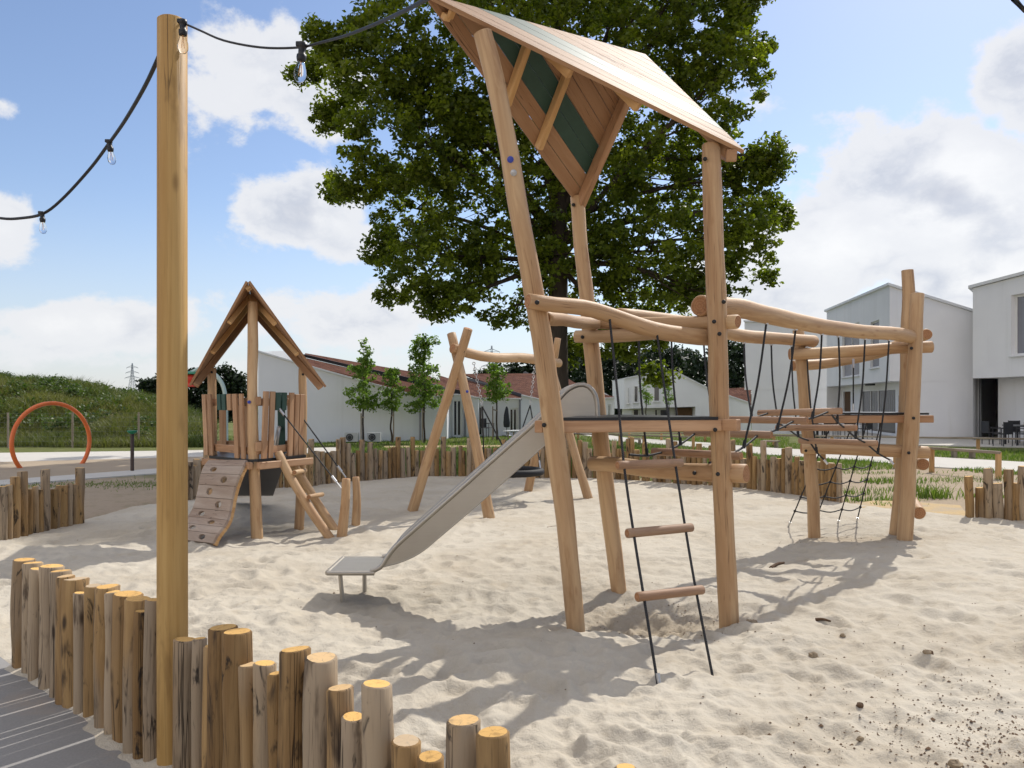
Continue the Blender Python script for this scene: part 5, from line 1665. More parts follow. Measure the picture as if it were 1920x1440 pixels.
    nrm = (bl_ - tl).cross(tr - tl).normalized()
    if nrm.y > 0: nrm = -nrm
    for k in range(npk):
        m = MB()
        t0, t1 = k / npk + .002, (k + 1) / npk - .003
        hu = holes[k]
        ns = 8
        outer = [(i / ns, t0) for i in range(ns)] + [(1, t0 + (t1 - t0) * i / 4) for i in range(4)] + [(1 - i / ns, t1) for i in range(ns)] + [(0, t1 - (t1 - t0) * i / 4) for i in range(4)]
        front = [rp(u, t) for u, t in outer]; back = [q - nrm * .032 for q in front]
        n = len(outer)
        if hu is None:
            cc = rp(.5, (t0 + t1) / 2)
            m.add(front + [cc], [(i, (i + 1) % n, n) for i in range(n)], 0); m.add(back + [cc - nrm * .032], [((i + 1) % n, i, n) for i in range(n)], 0)
        else:
            tm = (t0 + t1) / 2
            inn = []
            for (u, t) in outer:
                a = math.atan2((t - tm) / (t1 - t0) * 2, (u - hu) * 3.2)
                inn.append(rp(hu + .085 * math.cos(a), tm + (t1 - t0) * .30 * math.sin(a)))
            ib = [q - nrm * .032 for q in inn]
            m.add(front + inn, [(i, (i + 1) % n, n + (i + 1) % n, n + i) for i in range(n)], 0)
            m.add(back + ib, [((i + 1) % n, i, n + i, n + (i + 1) % n) for i in range(n)], 0)
            m.add(inn + ib, [(i, (i + 1) % n, n + (i + 1) % n, n + i) for i in range(n)], 0)
        m.add(front + back, [((i + 1) % n, i, n + i, n + (i + 1) % n) for i in range(n)], 0)
        e = (tr - tl).normalized(); M_ = Matrix((nrm, e.cross(nrm), e))
        for i in range(len(m.v)):
            q = M_ @ Vector(m.v[i]); m.g[i] = (q.x + k, q.y, q.z + 5 * k)
        m.build('ramp_plank', W_GREY, root)
    n = 18
    for uu_ in (.97, .03):
        m = MB()
        pts = [rp(uu_, i / n) - nrm * .055 for i in range(n + 1)]
        for a, b_ in zip(pts, pts[1:]):
            m.beam(a, b_ + (b_ - a) * .04, .045, .045, nrm)
        m.build('ramp_side', W_PINE, root)
    # log ladder on the right
    la = pxlog([(521, 848, 9.42), (545, 895, 9.38), (578, 950, 9.3), (615, 1004, 9.22)], 12)
    lb = pxlog([(538, 850, 9.86), (565, 895, 9.86), (596, 945, 9.86), (626, 990, 9.84)], 12)
    for i, c in enumerate((la, lb)):
        m = MB(); m.tube(down(c, .15), [.052, .054, .054, .056], 14, 0, 1, .04, 131 + i, .008); m.build('ladder_rail', [W_ROB, E_ROB], root)
    for (a, b_, i) in (((552, 886, 9.30), (572, 882, 9.88), 0), ((579, 932, 9.24), (604, 927, 9.85), 1)):
        m = MB(); m.tube([P(*a), P(*b_)], .030, 12, 0, 1, .02, 135 + i, .005); m.build('ladder_rung', [W_ROB, E_ROB], root)
    # two rope handrails down to the log bollards
    for (a, b_) in (((513, 753, 9.50), (637, 912, 9.34)), ((545, 753, 9.86), (646, 892, 10.12))):
        p, q = P(*a), P(*b_)
        m = MB(); m.tube([p, q], .009, 8); m.build('handrail_rope', M_ROPE, root)
        d_ = (q - p).normalized()
        m = MB(); m.tube([p - d_ * .01, p + d_ * .13], .012, 8); m.tube([p + d_ * .12, p + d_ * .22], .018, 10)
        m.build('ferrule', M_GALV, root)
        m = MB(); m.tube([q - d_ * .16, q - d_ * .07], .018, 10); m.tube([q - d_ * .07, q + d_ * .03], .010, 8)
        m.build('ferrule', M_GALV, root)
    # steel slide at the back, seen from underneath
    a, b_ = K(428, 10.6, dzt - .02), K(540, 10.65, dzt - .02)
    c_, d_ = K(512, 12.2, .12), K(430, 12.2, .12)
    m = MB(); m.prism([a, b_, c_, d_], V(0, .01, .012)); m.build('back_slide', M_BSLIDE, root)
    m = MB(); m.tube(smooth_curve([K(516, 10.4, dzt), K(520, 10.4, dzt + .22), K(523, 10.5, dzt + .33), K(524, 10.8, dzt + .25)], 8), .03, 8); m.build('slide_handle', M_STEEL, root)
playhouse()

for (a, b_, r0, lb) in (((649, 897, 9.27), (641, 1003, 9.27), (.050, .062), 'short log bollard holding the nearer rope of the playhouse ladder, split pale wood'),
                        ((667, 894, 10.14), (667, 982, 10.14), (.048, .058), 'short log bollard holding the farther rope of the playhouse ladder, brownish')):
    m = MB(); c = smooth_curve([P(*a), P(*a).lerp(P(*b_), .5) + V(.012, 0, 0), P(*b_)], 8)
    m.tube(down(c, .3), [r0[0], r0[1]], 14, 0, 1, .06, int(a[0]), .008)
    o = m.build('log_bollard', [W_ROB, E_ROB], None, P(*b_)); tag(o, lb, 'bollard', 'log bollards by the playhouse')

# ------------------------------------------------------------------ PALISADES
def log_post(p, h, r, seed, lab, group, tilt=0.02, oval=True):
    R = random.Random(seed)
    m = MB()
    top = V(p.x + R.uniform(-tilt, tilt), p.y + R.uniform(-tilt, tilt) * .5, p.z + h)
    bot = V(p.x, p.y, p.z - .3)
    pts = smooth_curve([bot, bot.lerp(top, .5) + V(R.uniform(-.008, .008), 0, 0), top], 9)
    m.tube(pts, [r * R.uniform(.97, 1.06), r, r * R.uniform(.93, 1.02)], 14, 0, 1, .085, seed, .007)
    # saw cut: tilt the top face a little
    n = 14
    tx, ty = R.uniform(-.10, .10), R.uniform(-.12, .06)
    for i, q in enumerate(m.v):
        if q[2] > top.z - .02:
            m.v[i] = (q[0], q[1], q[2] + tx * (q[0] - top.x) + ty * (q[1] - top.y))
    o = m.build('palisade_log', [W_PAL, E_PAL], None, V(p.x, p.y, p.z))
    return tag(o, lab, 'palisade log', group)

FORE = [ # px, top py, width px, forward offset, words
    (45, 1049, 37, 0, 'leftmost tall log of the near palisade, straight and brown'),
    (62, 1055, 36, -.02, 'near palisade log just inside the leftmost one, bright sawn top'),
    (67, 1066, 27, .10, 'shorter dark-stained log set in front of the left end of the near palisade'),
    (99, 1061, 40, 0, 'thick brown log with bright top, third tall one from the left of the near palisade'),
    (115, 1070, 38, .05, 'bright-topped log standing forward of the thick brown one in the near palisade'),
    (124, 1080, 34, .13, 'slightly lower bright-topped log in the front row, left part of the near palisade'),
    (142, 1085, 45, .04, 'widest bright-topped log left of the wooden lamp pole'),
    (150, 1111, 24, .15, 'slender grey-topped split log in front of the widest bright one'),
    (176, 1098, 32, .02, 'orange-brown log between the slender grey log and the bark-stained one'),
    (204, 1099, 43, .05, 'bark-stained log with a dark ragged top, left of the lamp pole'),
    (213, 1109, 28, .15, 'thin grey log with black stains in front of the ragged-topped one'),
    (239, 1113, 50, .06, 'broad reddish-brown log with a shaded top, left of the lamp pole'),
    (257, 1122, 44, .12, 'round-topped log with visible heart cracks, second from the lamp pole'),
    (264, 1146, 28, .21, 'low dark-topped log in front, just left of the lamp pole'),
    (290, 1124, 32, .12, 'log touching the left side of the lamp pole'),
    (349, 1198, 44, .03, 'dark weathered log with grey top touching the right side of the lamp pole'),
    (377, 1197, 26, .0, 'narrow stained log between the dark log and the bright pair right of the pole'),
    (418, 1176, 54, .0, 'tall log with bright orange top, first of the bright pair right of the lamp pole'),
    (445, 1183, 54, .07, 'tall log with a round knot below its bright top, second of the bright pair'),
    (467, 1246, 35, .05, 'thin grey log with pale fuzzy top, right of the knotted log'),
    (497, 1243, 42, .06, 'grey-brown log with grainy top, between the thin grey log and the thick pale one'),
    (517, 1262, 24, .14, 'slim log with a white weathered top, in front of the thick pale one'),
    (550, 1217, 58, .02, 'thick pale log with split bright top, middle of the near palisade'),
    (601, 1232, 61, .03, 'thick log with a dark bark patch below its notched top'),
    (637, 1289, 53, .06, 'medium log with bright cracked top and black drip stains'),
    (662, 1342, 45, .09, 'low leaning-topped log between the black-stained log and the tall frayed one'),
    (710, 1281, 56, .02, 'tall log with frayed bark down its right side'),
    (759, 1388, 56, .05, 'low grey-topped log with torn black bark under the rim'),
    (806, 1418, 52, .02, 'lowest log of the near palisade, white weathered top'),
    (866, 1349, 67, .0, 'bright-topped log with star crack, left of the end log'),
    (921, 1372, 68, .03, 'right end log of the near palisade, large bright top'),
    (1000, 1462, 60, .0, None), (1060, 1480, 60, .02, None), (1172, 1437, 44, .0, 'sliver of a log top at the bottom edge of the picture'),
]
NICKS = ['the leftmost near log', 'the second near log from the left', 'the short dark-stained left log', 'the thick brown left log', 'the forward bright-topped left log', 'the slightly lower front-row log', 'the widest bright left log', 'the slender grey split log', 'the orange-brown log', 'the ragged bark-stained log', 'the thin black-stained log', 'the broad reddish log', 'the heart-cracked log', 'the low dark-topped log', "the log on the pole's left", 'the dark log beside the pole', 'the narrow stained log', 'the first bright log of the pair', 'the knotted bright log', 'the thin grey fuzzy-topped log', 'the grainy grey-brown log', 'the slim white-topped log', 'the thick pale split log', 'the notched bark-patched log', 'the black-dripped log', 'the low leaning-topped log', 'the tall frayed log', 'the low torn-bark log', 'the lowest white-topped log', 'the star-cracked log', 'the right end log']
NICK = {q[4]: n for q, n in zip(FORE, NICKS)}; NICK['the lamp pole'] = 'the lamp pole'
FU = []; pole_x = K(323.5, 3.36).x
nd_ = (FORE_B - FORE_A).normalized(); nfw = V(nd_.y, -nd_.x, 0)
if nfw.dot(V(-1, -1, 0)) < 0: nfw = -nfw
for i, (px, py, wpx, off, lb) in enumerate(FORE):
    if lb is None: continue
    k = (px - CX) / F
    o0 = FORE_A + nfw * (off * .25)
    u = (k * o0.y - o0.x) / (nd_.x - k * nd_.y)
    p = o0 + nd_ * u
    if px == 1172: p = K(1172, 1.86)
    zt = CH - (py - HY) / F * p.y
    r = wpx / 2 / F * p.y * 1.03
    log_post(V(p.x, p.y, 0), zt, r, 300 + i, lb, 'logs of the near palisade', .006)
    FU.append(((V(p.x, p.y, 0) - FORE_A).dot(nd_), r, zt, lb))
# narrow split logs wedged into the gaps of the near palisade
FU.append(((V(pole_x, 3.36, 0) - FORE_A).dot(nd_), .062, 1.0, 'the lamp pole'))
FU.sort()
for j, (A_, B_) in enumerate(zip(FU, FU[1:])):
    g = (B_[0] - B_[1]) - (A_[0] + A_[1])
    if .03 < g < .2:
        u = (A_[0] + A_[1] + B_[0] - B_[1]) / 2
        nsub = 2 if g > .13 else 1
        for q in range(nsub):
            uq = u if nsub == 1 else u + (q - .5) * g / 2
            p = FORE_A + nd_ * uq - nfw * .012
            log_post(V(p.x, p.y, 0), min(A_[2], B_[2]) - .02 - .03 * q, g / nsub / 2 - .004, 360 + 2 * j + q, ('slim' if q == 0 else 'slightly lower slim') + ' shaded log wedged just right of ' + NICK[B_[3]], 'logs of the near palisade', .004)

ORD = ['first', 'second', 'third', 'fourth', 'fifth', 'sixth', 'seventh', 'eighth', 'ninth', 'tenth', 'eleventh', 'twelfth', 'thirteenth', 'fourteenth', 'fifteenth', 'sixteenth', 'seventeenth', 'eighteenth', 'nineteenth', 'twentieth']
LEFT = [(6, 912, 15), (17, 909, 12), (28, 894, 17), (43, 884, 17), (56.5, 917, 12), (67, 912, 11), (77, 918, 10), (85, 880, 16), (100, 917, 12), (108, 910, 10), (121, 910, 14), (131, 906, 11), (142, 908, 14), (149, 877, 16)]
lc = smooth_curve(LEFT_RUN, 60)
def on_run(c, px):
    for a, b_ in zip(c, c[1:]):
        x0, x1 = CX + a.x / a.y * F, CX + b_.x / b_.y * F
        if min(x0, x1) <= px <= max(x0, x1):
            return a.lerp(b_, (px - x0) / (x1 - x0))
    return c[0] if abs(CX + c[0].x / c[0].y * F - px) < abs(CX + c[-1].x / c[-1].y * F - px) else c[-1]
nl = len(LEFT)
for i, (px, py, wpx) in enumerate(LEFT):
    p = on_run(lc, px)
    zt = CH - (py - HY) / F * p.y
    kind_ = 'tall' if zt > .72 else 'short'
    lb = f'{kind_} log, {ORD[nl - 1 - i]} from the right end of the palisade before the orange hoop'
    if i == nl - 1: lb = 'dark tall end log of the palisade before the orange hoop'
    log_post(V(p.x, p.y, 0), zt, wpx / 2 / F * p.y, 400 + i, lb, 'logs of the left palisade', .012)
RIGHT = [(1818, 893, 15), (1838, 914, 16), (1853, 878, 16), (1871, 906, 18), (1892, 880, 16), (1905, 906, 16), (1918, 874, 17), (1936, 905, 17), (1955, 882, 17), (1974, 902, 17)]
rc = smooth_curve(RIGHT_RUN, 60)
RL = ['dark-stained log at the left end of the right-hand palisade', 'lowest log of the right-hand palisade, second from its left end', 'tallest log near the left end of the right-hand palisade', 'wide bark-patched log, fourth in the right-hand palisade',
      'tall pale log, fifth in the right-hand palisade', 'low log between the two tallest at the right picture edge', 'tall log at the right edge of the picture', None, None, None]
for i, (px, py, wpx) in enumerate(RIGHT):
    if RL[i] is None: continue
    p = on_run(rc, px)
    log_post(V(p.x, p.y, 0), CH - (py - HY) / F * p.y, wpx / 2 / F * p.y, 450 + i, RL[i], 'logs of the right palisade', .012)
# long arc behind the pit
R = random.Random(77)
marks = [(350, 'the lamp pole'), (500, 'the playhouse ladder'), (577, "the playhouse's right post"), (667, 'the farther log bollard'), (765, 'the left swing leg foot'), (905, "the swing's pale front leg"), (1000, 'the basket swing'),
         (1100, "the swing's far right leg"), (1160, "the main tower's back post"), (1350, "the main tower's right post"), (1527, 'the left post of the far tower')]
s = 0.0; i = 0; cnt = {}
dist = [0.0]
for a, b_ in zip(arc_pts, arc_pts[1:]): dist.append(dist[-1] + (b_ - a).length)
while s < dist[-1]:
    k = next(j for j in range(len(dist)) if dist[j] >= s)
    p = arc_pts[k]
    r = R.uniform(.044, .062)
    tall = R.random() < .23
    h = R.uniform(.78, .92) if tall else R.uniform(.55, .68)
    px = CX + p.x / p.y * F
    if not (392 < px < 405):
        mk = max((q for q in marks if q[0] <= px + 6), key=lambda q: q[0], default=marks[0])
        c = cnt.get(mk[1], 0); cnt[mk[1]] = c + 1
        lb = f"{'tall' if tall else 'low'} {'stout' if r > .053 else 'slim'} far palisade log, {ORD[min(c, 19)]} right of {mk[1]}"
        log_post(V(p.x, p.y + R.uniform(-.015, .015), gz(0, 0) * 0), h, r, 500 + i, lb, 'logs of the far palisade', .014)
    s += r * 2 * .99 + R.uniform(0, .008); i += 1
# ================================================================== POLE, LIGHTS, SMALL THINGS
pole_p = K(323.5, 3.36)
m = MB()
pt = P(323, 38, 3.36)
m.tube([V(pole_p.x, 3.36, -.3), V(pole_p.x, 3.36, .5), V(pole_p.x - .001, 3.36, 1.6), V(pt.x, 3.36, pt.z)], [.063, .0635, .0625, .0615], 28, 0, 1, .004, 5, .006)
tag(m.build('lamp_pole', [W_POLE, E_PAL], None, V(pole_p.x, 3.36, 0)), 'tall round wooden pole carrying the string lights', 'pole')

def bulb(root, top, sc=1.0, tilt=V(0, 0, 0)):
    """socket with glass bulb hanging from point top"""
    ax = (V(0, 0, -1) + tilt).normalized()
    so_ = MB()
    so_.lathe([(.010 * sc, -.012 * sc), (.017 * sc, -.010 * sc), (.017 * sc, .004 * sc), (.0135 * sc, .008 * sc), (.0130 * sc, .030 * sc), (.0175 * sc, .034 * sc), (.018 * sc, .044 * sc), (.0165 * sc, .052 * sc), (.0145 * sc, .058 * sc)], top, ax, 18)
    so_.box(Vector(top) + V(-.012 * sc, 0, .004), .02 * sc, .024 * sc, .018 * sc)
    s_ = so_.build('socket', M_BLACK, root)
    g = MB()
    g.lathe([(.012 * sc, .055 * sc), (.0145 * sc, .068 * sc), (.0205 * sc, .088 * sc), (.0225 * sc, .104 * sc), (.0205 * sc, .118 * sc), (.013 * sc, .130 * sc), (.003 * sc, .134 * sc)], top, ax, 22)
    b_ = g.build('bulb', M_BULB, s_)
    fl = MB(); t_ = Vector(top)
    x = ax.orthogonal().normalized()
    for k in (-1, 1):
        fl.tube([t_ + ax * .058 * sc, t_ + ax * .085 * sc + x * .003 * k, t_ + ax * .110 * sc + x * .005 * k], .0011, 6)
    fl.build('filament', M_FIL, s_)

rt = thing('string_light', P(344, 45, 3.30), 'string light cable running from the pole top over the tower, with clear bulbs', 'string light')
c = pxlog([(322, 42, 3.42), (344, 44, 3.30), (375, 57, 3.22), (420, 76, 3.12), (490, 89, 2.98), (560, 89, 2.84), (600, 80, 2.70), (650, 66, 2.45), (720, 38, 2.1), (800, -2, 1.72), (900, -70, 1.4), (1100, -260, 1.1)], 60) + [V(.45, .3, 2.45), V(.8, -1.5, 2.9)]
m = MB(); m.tube(c, [.0045, .0045, .0048, .0055, .0075], 8); m.build('cable', M_CABLE, rt)
bulb(rt, P(343, 42, 3.285)); bulb(rt, P(567, 86, 2.80), 1.0, V(-.08, 0, 0))
lf = thing('string_light', P(205, 265, 4.6), 'string light cable sagging from the pole toward the left picture edge, with clear bulbs', 'string light')
c = pxlog([(312, 70, 3.48), (297, 108, 3.5), (270, 165, 3.75), (235, 225, 4.15), (205, 268, 4.5), (170, 315, 4.75), (120, 370, 4.95), (82, 400, 5.05), (40, 409, 5.2), (0, 409, 5.3), (-60, 395, 5.5)], 60) + [V(-5.2, 5.6, 3.15), V(-7.5, 5.8, 3.7)]
m = MB(); m.tube(c, .0095, 8); m.build('cable', M_CABLE, lf)
bulb(lf, P(205, 266, 4.49), 1.0, V(.14, 0, 0)); bulb(lf, P(79, 400, 5.03), 1.0, V(.06, 0, 0))
cb = MB(); cb.tube(smooth_curve([P(1800, -220, 2.3), P(1850, -100, 2.45), P(1880, -40, 2.55), P(1906, 1, 2.65), P(1921, 20, 2.7), P(1950, 45, 2.8), V(4.2, 4.6, 2.9)], 40), .007, 8)
tag(cb.build('cable', M_CABLE), 'bit of black cable crossing the top right corner of the sky', 'cable')

# orange hoop
a, b_ = G(48, 878), G(157, 870)
d = (a.y + b_.y) / 2
hc = P(98, 829, d); Rr = 73 / F * d
aa = math.atan2(G(50, 879).z - hc.z, -(98 - 50) / F * d)
z_b = -.05
ang = math.asin(max(-1, min(1, (z_b - hc.z) / Rr)))
m = MB(); xd = (b_ - a); xd.z = 0; xd.normalize(); ax = xd.cross(V(0, 0, 1))
pts = []
for k in range(61):
    th = ang + (math.pi - 2 * ang) * k / 60
    pts.append(hc + xd * (Rr * math.cos(th)) + V(0, 0, Rr * math.sin(th)))
m.tube(pts, .052, 14)
tag(m.build('spray_hoop', M_ORANGE, None, V(hc.x, hc.y, 0)), 'big orange water spray hoop standing on the plaza', 'hoop')
# brown column with green dish
r = thing('spray_post', G(248, 884), 'brown spray post with a green dish on top, on the plaza edge', 'spray post')
p = G(248, 884)
m = MB(); m.lathe([(.075, 0), (.075, .01), (.040, .012), (.040, .86), (.03, .9)], p, (0, 0, 1), 16); m.build('post', M_BROWNP, r)
m = MB(); m.lathe([(.02, .86), (.08, .89), (.11, .93), (.115, .95), (.09, .945), (.02, .91)], p, (0, 0, 1), 18); m.build('dish', M_GRN, r)
# flower shower behind the playhouse
r = thing('flower_shower', K(424, 20.5), 'curved pale pole with a red cup and green leaves behind the playhouse roof', 'water feature')
m = MB(); m.tube(smooth_curve([K(424, 20.5, 0), P(424, 800, 20.5), P(422, 740, 20.5), P(412, 712, 20.5), P(395, 697, 20.5), P(372, 692, 20.5), P(359, 700, 20.5)], 30), .055, 12); m.build('pole', M_PALE, r)
p = P(358, 700, 20.5)
m = MB(); m.lathe([(.04, 0), (.17, -.07), (.19, -.16), (.13, -.24), (.12, -.32), (.18, -.36), (.10, -.35)], p, (0, 0, 1), 18); m.build('cup', M_RED, r)
m = MB(); m.lathe([(.03, .06), (.14, .04), (.24, -.01), (.25, -.03), (.12, .0)], p, (0, 0, 1), 14); m.build('leaf_cap', M_GRN, r)

# wire fence at the foot of the bank
r = thing('wire_fence', K(0, 26.3), 'wire mesh fence on thin posts at the foot of the grassy bank', 'fence')
def fence_wire():
    A, B = K(-260, 26.0), K(420, 28.8)
    m = MB()
    for z in (.05, .22, .39, .56, .73, .90, 1.07, 1.22):
        m.tube([A + V(0, 0, z), B + V(0, 0, z)], .0028, 4)
    n = 90
    for k in range(n):
        p = A.lerp(B, k / (n - 1)); m.tube([p + V(0, 0, .05), p + V(0, 0, 1.22)], .0018, 4)
    m.build('mesh_wire', M_WIRE, r)
    for px in (-90, 20 - 5, 136, 260, 384):
        k = (px - CX) / F; d_ = (B - A).normalized(); u = (k * A.y - A.x) / (d_.x - k * d_.y); p = A + d_ * u
        q = MB(); q.tube([p - V(0, 0, .2), p + V(0, 0, 1.25)], .035, 8); q.build('post', W_RAIL, r)
fence_wire()

# lattice pylons far away
def pylon(px, base_py, top_py, D, label, hw=.115):
    base = P(px, base_py, D); H = (base_py - top_py) / F * D
    m = MB()
    w0, w1 = H * hw, H * .022
    def lv(t):
        w_ = w0 + (w1 - w0) * min(1, t / .75) if t < .75 else w1 * (1 - (t - .75) / .25 * .7)
        return [base + V(sx * w_, sy * w_, t * H) for sx, sy in ((-1, -1), (1, -1), (1, 1), (-1, 1))]
    ts = [0, .16, .30, .42, .52, .60, .67, .74, .80, .86, .92, 1.0]
    R_ = H * .0035
    for t0, t1 in zip(ts, ts[1:]):
        a, b_ = lv(t0), lv(t1)
        for k in range(4):
            m.tube([a[k], b_[k]], R_ * 1.3, 4); m.tube([a[k], b_[(k + 1) % 4]], R_ * .8, 4); m.tube([a[(k + 1) % 4], b_[k]], R_ * .8, 4)
    for t, L in ((.66, .17), (.78, .15), (.90, .13)):
        for s_ in (-1, 1):
            tip = base + V(s_ * L * H, 0, t * H)
            for q in lv(t)[:2] + lv(t + .045)[:2]:
                m.tube([q, tip], R_ * .9, 4)
            m.tube([tip, tip - V(0, 0, .03 * H)], R_ * .9, 4)
    tag(m.build('pylon', M_PYL, None, base), label, 'pylon', 'power pylons on the horizon')
pylon(248, 762, 681, 600, 'distant lattice pylon above the grassy bank')
pylon(922, 762, 648, 600, 'distant lattice pylon seen under the swing crossbar', .09)

# low rail fences by the path
def rail_fence(label, pts, z, posts, wd_=.09, ht=.06, mat=W_RAIL):
    r = thing('rail_fence', K(*pts[0]), label, 'fence', 'low rail fences along the path')
    for a, b_ in zip(pts, pts[1:]):
        q = MB(); q.beam(K(*a, z), K(*b_, z), wd_, ht); q.build('rail', mat, r)
    for (px, d) in posts:
        q = MB(); q.box(K(px, d, z / 2 - .06 + .02), .09, .09, z + .08); q.build('post', W_PINE, r)
rail_fence('grey low rail before the terraces, on the far side of the path', [(1270, 30.0), (1449, 28.2), (1640, 27.0), (1920, 25.4), (2200, 24)], .40, [(1275, 29.9), (1451, 28.3), (1560, 27.6), (1700, 26.7), (1834, 25.95), (1990, 25.1)])
rail_fence('low rail on the near side of the path, leading off to the right edge', [(1740, 17.9), (1875, 16.2)], .545, [(1747, 17.8), (1872, 16.25)])
rail_fence('low rail with grey top beside the path bend under the main deck', [(1072, 29.0), (1170, 27.8), (1290, 26.3)], .43, [(1076, 29), (1112, 28.5), (1162, 28.0), (1207, 27.4), (1300, 26.4)], .1, .05)
rail_fence('farther low rail crossing the lawn behind the path bend', [(1080, 33.6), (1160, 33.0), (1330, 32.0)], .30, [(1084, 33.5), (1130, 33.2), (1180, 32.8), (1240, 32.5), (1322, 32.0)], .1, .05)
for px, d, lb in ((1680, 18.9, 'lone short wooden post on the grass beside the far tower'), (1302, 26.4, None)):
    if lb:
        q = MB(); q.box(K(px, d, .15), .10, .10, .46); tag(q.build('short_post', W_PINE, None, K(px, d)), lb, 'post')
# sitting planks on the lawn
for i, (pa, pb, z, lb) in enumerate((((1178, 29.5), (1203, 29.3), .22, 'grey plank bench on the lawn by the path bend'), ((1430, 27.8), (1460, 27.4), .22, 'plank seat near the path, left of the far tower'), ((1782, 22.5), (1830, 22.0), .24, 'pale plank seat beside the path on the right'))):
    r = thing('plank_bench', K(*pa), lb, 'bench')
    q = MB(); q.beam(K(*pa, z), K(*pb, z), .3, .05); q.build('seat', W_RAIL, r)
    for t_ in (.15, .85):
        c_ = K(*pa).lerp(K(*pb), t_); q = MB(); q.box(c_ + V(0, 0, z / 2 - .04), .08, .2, z - .0); q.build('leg', W_RAIL, r)

# patio furniture
def chair(name, loc, rz, label, group, s=1.0):
    r = thing(name, loc, label, 'chair', group)
    M = Matrix.Rotation(rz, 3, 'Z'); loc = Vector(loc)
    def w_(x, y, z): return loc + M @ (V(x, y, z) * s)
    q = MB(); q.box(w_(0, 0, .44), .48 * s, .46 * s, .03 * s, M); q.build('seat', M_CHAIR, r)
    q = MB(); q.beam(w_(-.22, .22, .66), w_(.22, .22, .66), .03 * s, .42 * s); q.build('backrest', M_CHAIR, r)
    for sx in (-1, 1):
        for sy in (-1, 1):
            q = MB(); q.tube([w_(sx * .22, sy * .20, 0), w_(sx * .22, sy * .21, .62 if sy < 0 else .88)], .016 * s, 6); q.build('leg', M_CHAIR, r)
        q = MB(); q.beam(w_(sx * .23, -.22, .64), w_(sx * .23, .22, .64), .05 * s, .025 * s); q.build('armrest', M_CHAIR, r)
def table(loc, L, W_, h, label, mat=M_TABLE):
    r = thing('patio_table', loc, label, 'table'); loc = Vector(loc)
    q = MB(); q.box(loc + V(0, 0, h - .02), L, W_, .04); q.build('tabletop', mat, r)
    for sx in (-1, 1):
        for sy in (-1, 1):
            q = MB(); q.box(loc + V(sx * (L / 2 - .08), sy * (W_ / 2 - .08), (h - .04) / 2), .06, .06, h - .042); q.build('leg', M_CHAIR, r)
gC = 'black patio chairs on the right-hand terrace'
tb = K(1935, 28.6, .032)
table(tb, 1.7, .85, .74, 'dark patio table at the right edge among black chairs')
chair('patio_chair', K(1858, 29.0, .032), math.radians(90), 'black patio chair at the left head of the right-edge table, farther one', gC)
chair('patio_chair', K(1880, 27.8, .032), math.radians(200), 'black patio chair with its back toward the path, nearest to us at the right-edge table', gC)
chair('patio_chair', K(1908, 29.6, .032), math.radians(0), 'black patio chair on the house side of the right-edge table', gC)
chair('patio_chair', K(1925, 27.7, .032), math.radians(180), 'black patio chair cut by the right picture edge', gC)
gD = 'black patio chairs under the overhang'
table(K(1575, 33.2, .032), 1.8, .9, .74, 'dark patio table under the big house overhang, behind the bridge rungs')
for px, d, rz, lb in ((1536, 33.0, 90, 'black chair at the left head of the overhang table'), (1556, 32.4, 180, 'black chair on the near left side of the overhang table'), (1590, 32.3, 180, 'black chair on the near right side of the overhang table'),
                      (1560, 34.1, 0, 'black chair on the far side of the overhang table'), (1622, 33.2, -90, 'black chair at the right head of the overhang table')):
    chair('patio_chair', K(px, d, .032), math.radians(rz), lb, gD)
chair('garden_chair', K(914, 35.6), math.radians(60), 'grey garden chair before the bungalow door, left of the sapling', None)
# closed parasol
r = thing('parasol', K(950, 36.6), 'closed dark grey parasol beside the bungalow door', 'parasol')
p = K(950, 36.6)
m = MB(); m.tube([p, p + V(0, 0, 1.42)], .022, 8); m.lathe([(.25, 0), (.25, .05), (.05, .07)], p, (0, 0, 1), 14); m.build('stand', M_PIPE, r)
m = MB()
prof = [(.03, 1.42), (.07, 1.30), (.12, 1.0), (.15, .65), (.13, .45), (.07, .42)]
m.lathe(prof, p, (0, 0, 1), 14)
R_ = random.Random(3)
for i in range(len(m.v)):
    q = Vector(m.v[i]); k = 1 + .22 * math.sin(i * 2.4); m.v[i] = (p.x + (q.x - p.x) * k, p.y + (q.y - p.y) * k, q.z)
m.build('canopy', M_CLOTH, r)
# long low play table on the lawn
r = thing('picnic_table', K(967, 34), 'low wooden table with white top on the lawn behind the swing', 'table')
q = MB(); q.beam(K(949, 33.6, .36), K(987, 34.2, .36), .5, .05); q.build('tabletop', M_TRIM, r)
for t_ in (.05, .35, .65, .95):
    c_ = K(951, 33.6).lerp(K(985, 34.2), t_); q = MB(); q.box(c_ + V(0, -.1, .15), .07, .07, .34); q.build('leg', W_RAIL, r)

# stones and twigs lying on the sand
def stone(px, py, size, seed, label, mat=M_STONE, sq=(1, .8, .7)):
    p = G(px, py); p.z = sz(p.x, p.y)
    bm_ = []; R_ = random.Random(seed)
    m = MB(); n, k = 9, 6
    prof = [(math.sin(math.pi * (i + .5) / k), -math.cos(math.pi * (i + .5) / k)) for i in range(k)]
    m.lathe([(a * size, b__ * size) for a, b__ in prof], p + V(0, 0, size * .35), (0, 0, 1), n)
    for i in range(len(m.v)):
        q = Vector(m.v[i]) - p; f = 1 + R_.uniform(-.22, .22)
        m.v[i] = (p.x + q.x * sq[0] * f, p.y + q.y * sq[1] * f, p.z + q.z * sq[2] * f)
    m.s = [False] * len(m.s)
    tag(m.build('stone', mat, None, p), label, 'stone', 'stones lying in the sand')
stone(1525, 1222, .034, 1, 'tan angular stone alone on the bright sand, lower right')
stone(1742, 1212, .030, 2, 'dark stone half buried near the right side of the sand', M_TWIG)
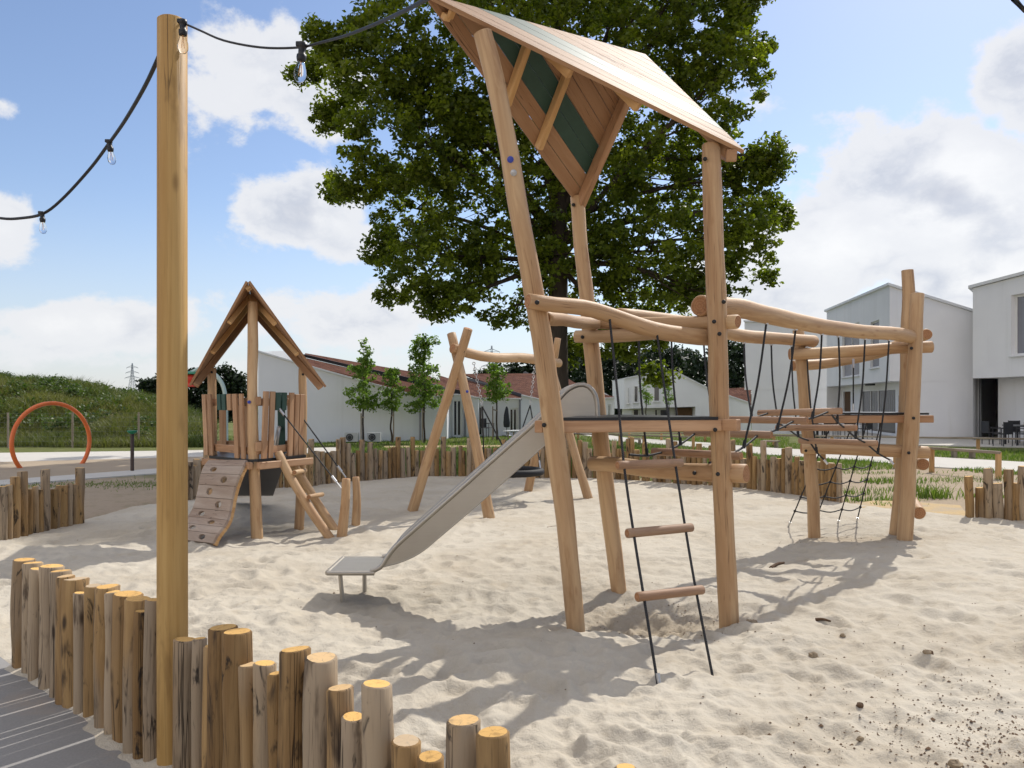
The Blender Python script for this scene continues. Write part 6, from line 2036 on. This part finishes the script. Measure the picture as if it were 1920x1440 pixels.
stone(1738, 1221, .024, 3, 'grey pebble touching the dark half-buried stone')
stone(1612, 1313, .020, 4, 'small dark round pebble in the lower right sand', M_TWIG)
stone(1792, 1428, .030, 5, 'brown clod at the bottom right edge of the sand')
stone(1580, 1181, .020, 6, 'small brown clod right of the main tower post')
stone(1613, 1376, .018, 7, 'small grey pebble near the bottom, right of centre')
stone(1408, 1157, .045, 8, 'grey clump of root and sand at the foot of the right tower post', M_STONE, (1.1, .8, .6))
def twig(a, b_, r, label):
    p, q = G(*a), G(*b_); p.z = sz(p.x, p.y) + r * .6; q.z = sz(q.x, q.y) + r * .6
    m = MB(); m.tube(smooth_curve([p, p.lerp(q, .5) + V(0, .01, r * .5), q], 6), [r, r * .8, r * .5], 7, 0, None, .1, int(a[0]))
    tag(m.build('twig', M_TWIG, None, p), label, 'twig', 'twigs on the sand')
twig((1446, 1057), (1470, 1050), .022, 'thick dark stick in the shadow behind the right tower post')
twig((1530, 1152), (1558, 1153), .013, 'short grey stick on bright sand right of the tower post')
twig((1026, 991), (1048, 985), .004, 'thin twig on the sand between the two front tower legs')
# specks of soil and gravel
def specks():
    rs = np.random.RandomState(33)
    X_, Y_, S_ = [], [], []
    for (px, py, sx, sy, n) in ((1780, 1330, 110, 70, 1000), (1640, 1380, 120, 50, 420), (1480, 1365, 120, 20, 60), (1500, 1180, 120, 40, 50), (1290, 1140, 60, 25, 160), (1330, 1120, 30, 14, 80), (1140, 1140, 40, 20, 60),
                                (1500, 1010, 60, 10, 60), (1640, 1015, 60, 8, 50), (900, 1130, 200, 60, 40), (1560, 1240, 250, 80, 80), (1880, 1400, 60, 50, 450), (500, 1150, 250, 60, 30), (1150, 1010, 80, 20, 40), (60, 1010, 60, 12, 40)):
        for _ in range(n):
            q = G(px + rs.normal() * sx, min(1500, max(900, py + rs.normal() * sy)))
            X_.append(q.x); Y_.append(q.y); S_.append(rs.uniform(.18, 1) ** 2 * .0085 * (1 if rs.uniform() < .95 else 1.7))
    vs = []; fs = []
    for x, y, s_ in zip(X_, Y_, S_):
        o = len(vs); z = sz(x, y)
        for (a, b__, c) in ((1, 0, 0), (-1, 0, 0), (0, 1, 0), (0, -1, 0), (0, 0, .9), (0, 0, -.5)):
            k = rs.uniform(.7, 1.3)
            vs.append((x + a * s_ * k, y + b__ * s_ * k, z + c * s_ * k))
        for f in ((0, 2, 4), (2, 1, 4), (1, 3, 4), (3, 0, 4)):
            fs.append([o + q for q in f])
    big_ = big_mesh('soil_specks', np.array(vs), tris=np.array(fs), mats=M_TWIG)
    tag(big_, 'dark specks of soil and gravel scattered over the sand', 'gravel', kind='stuff')
specks()
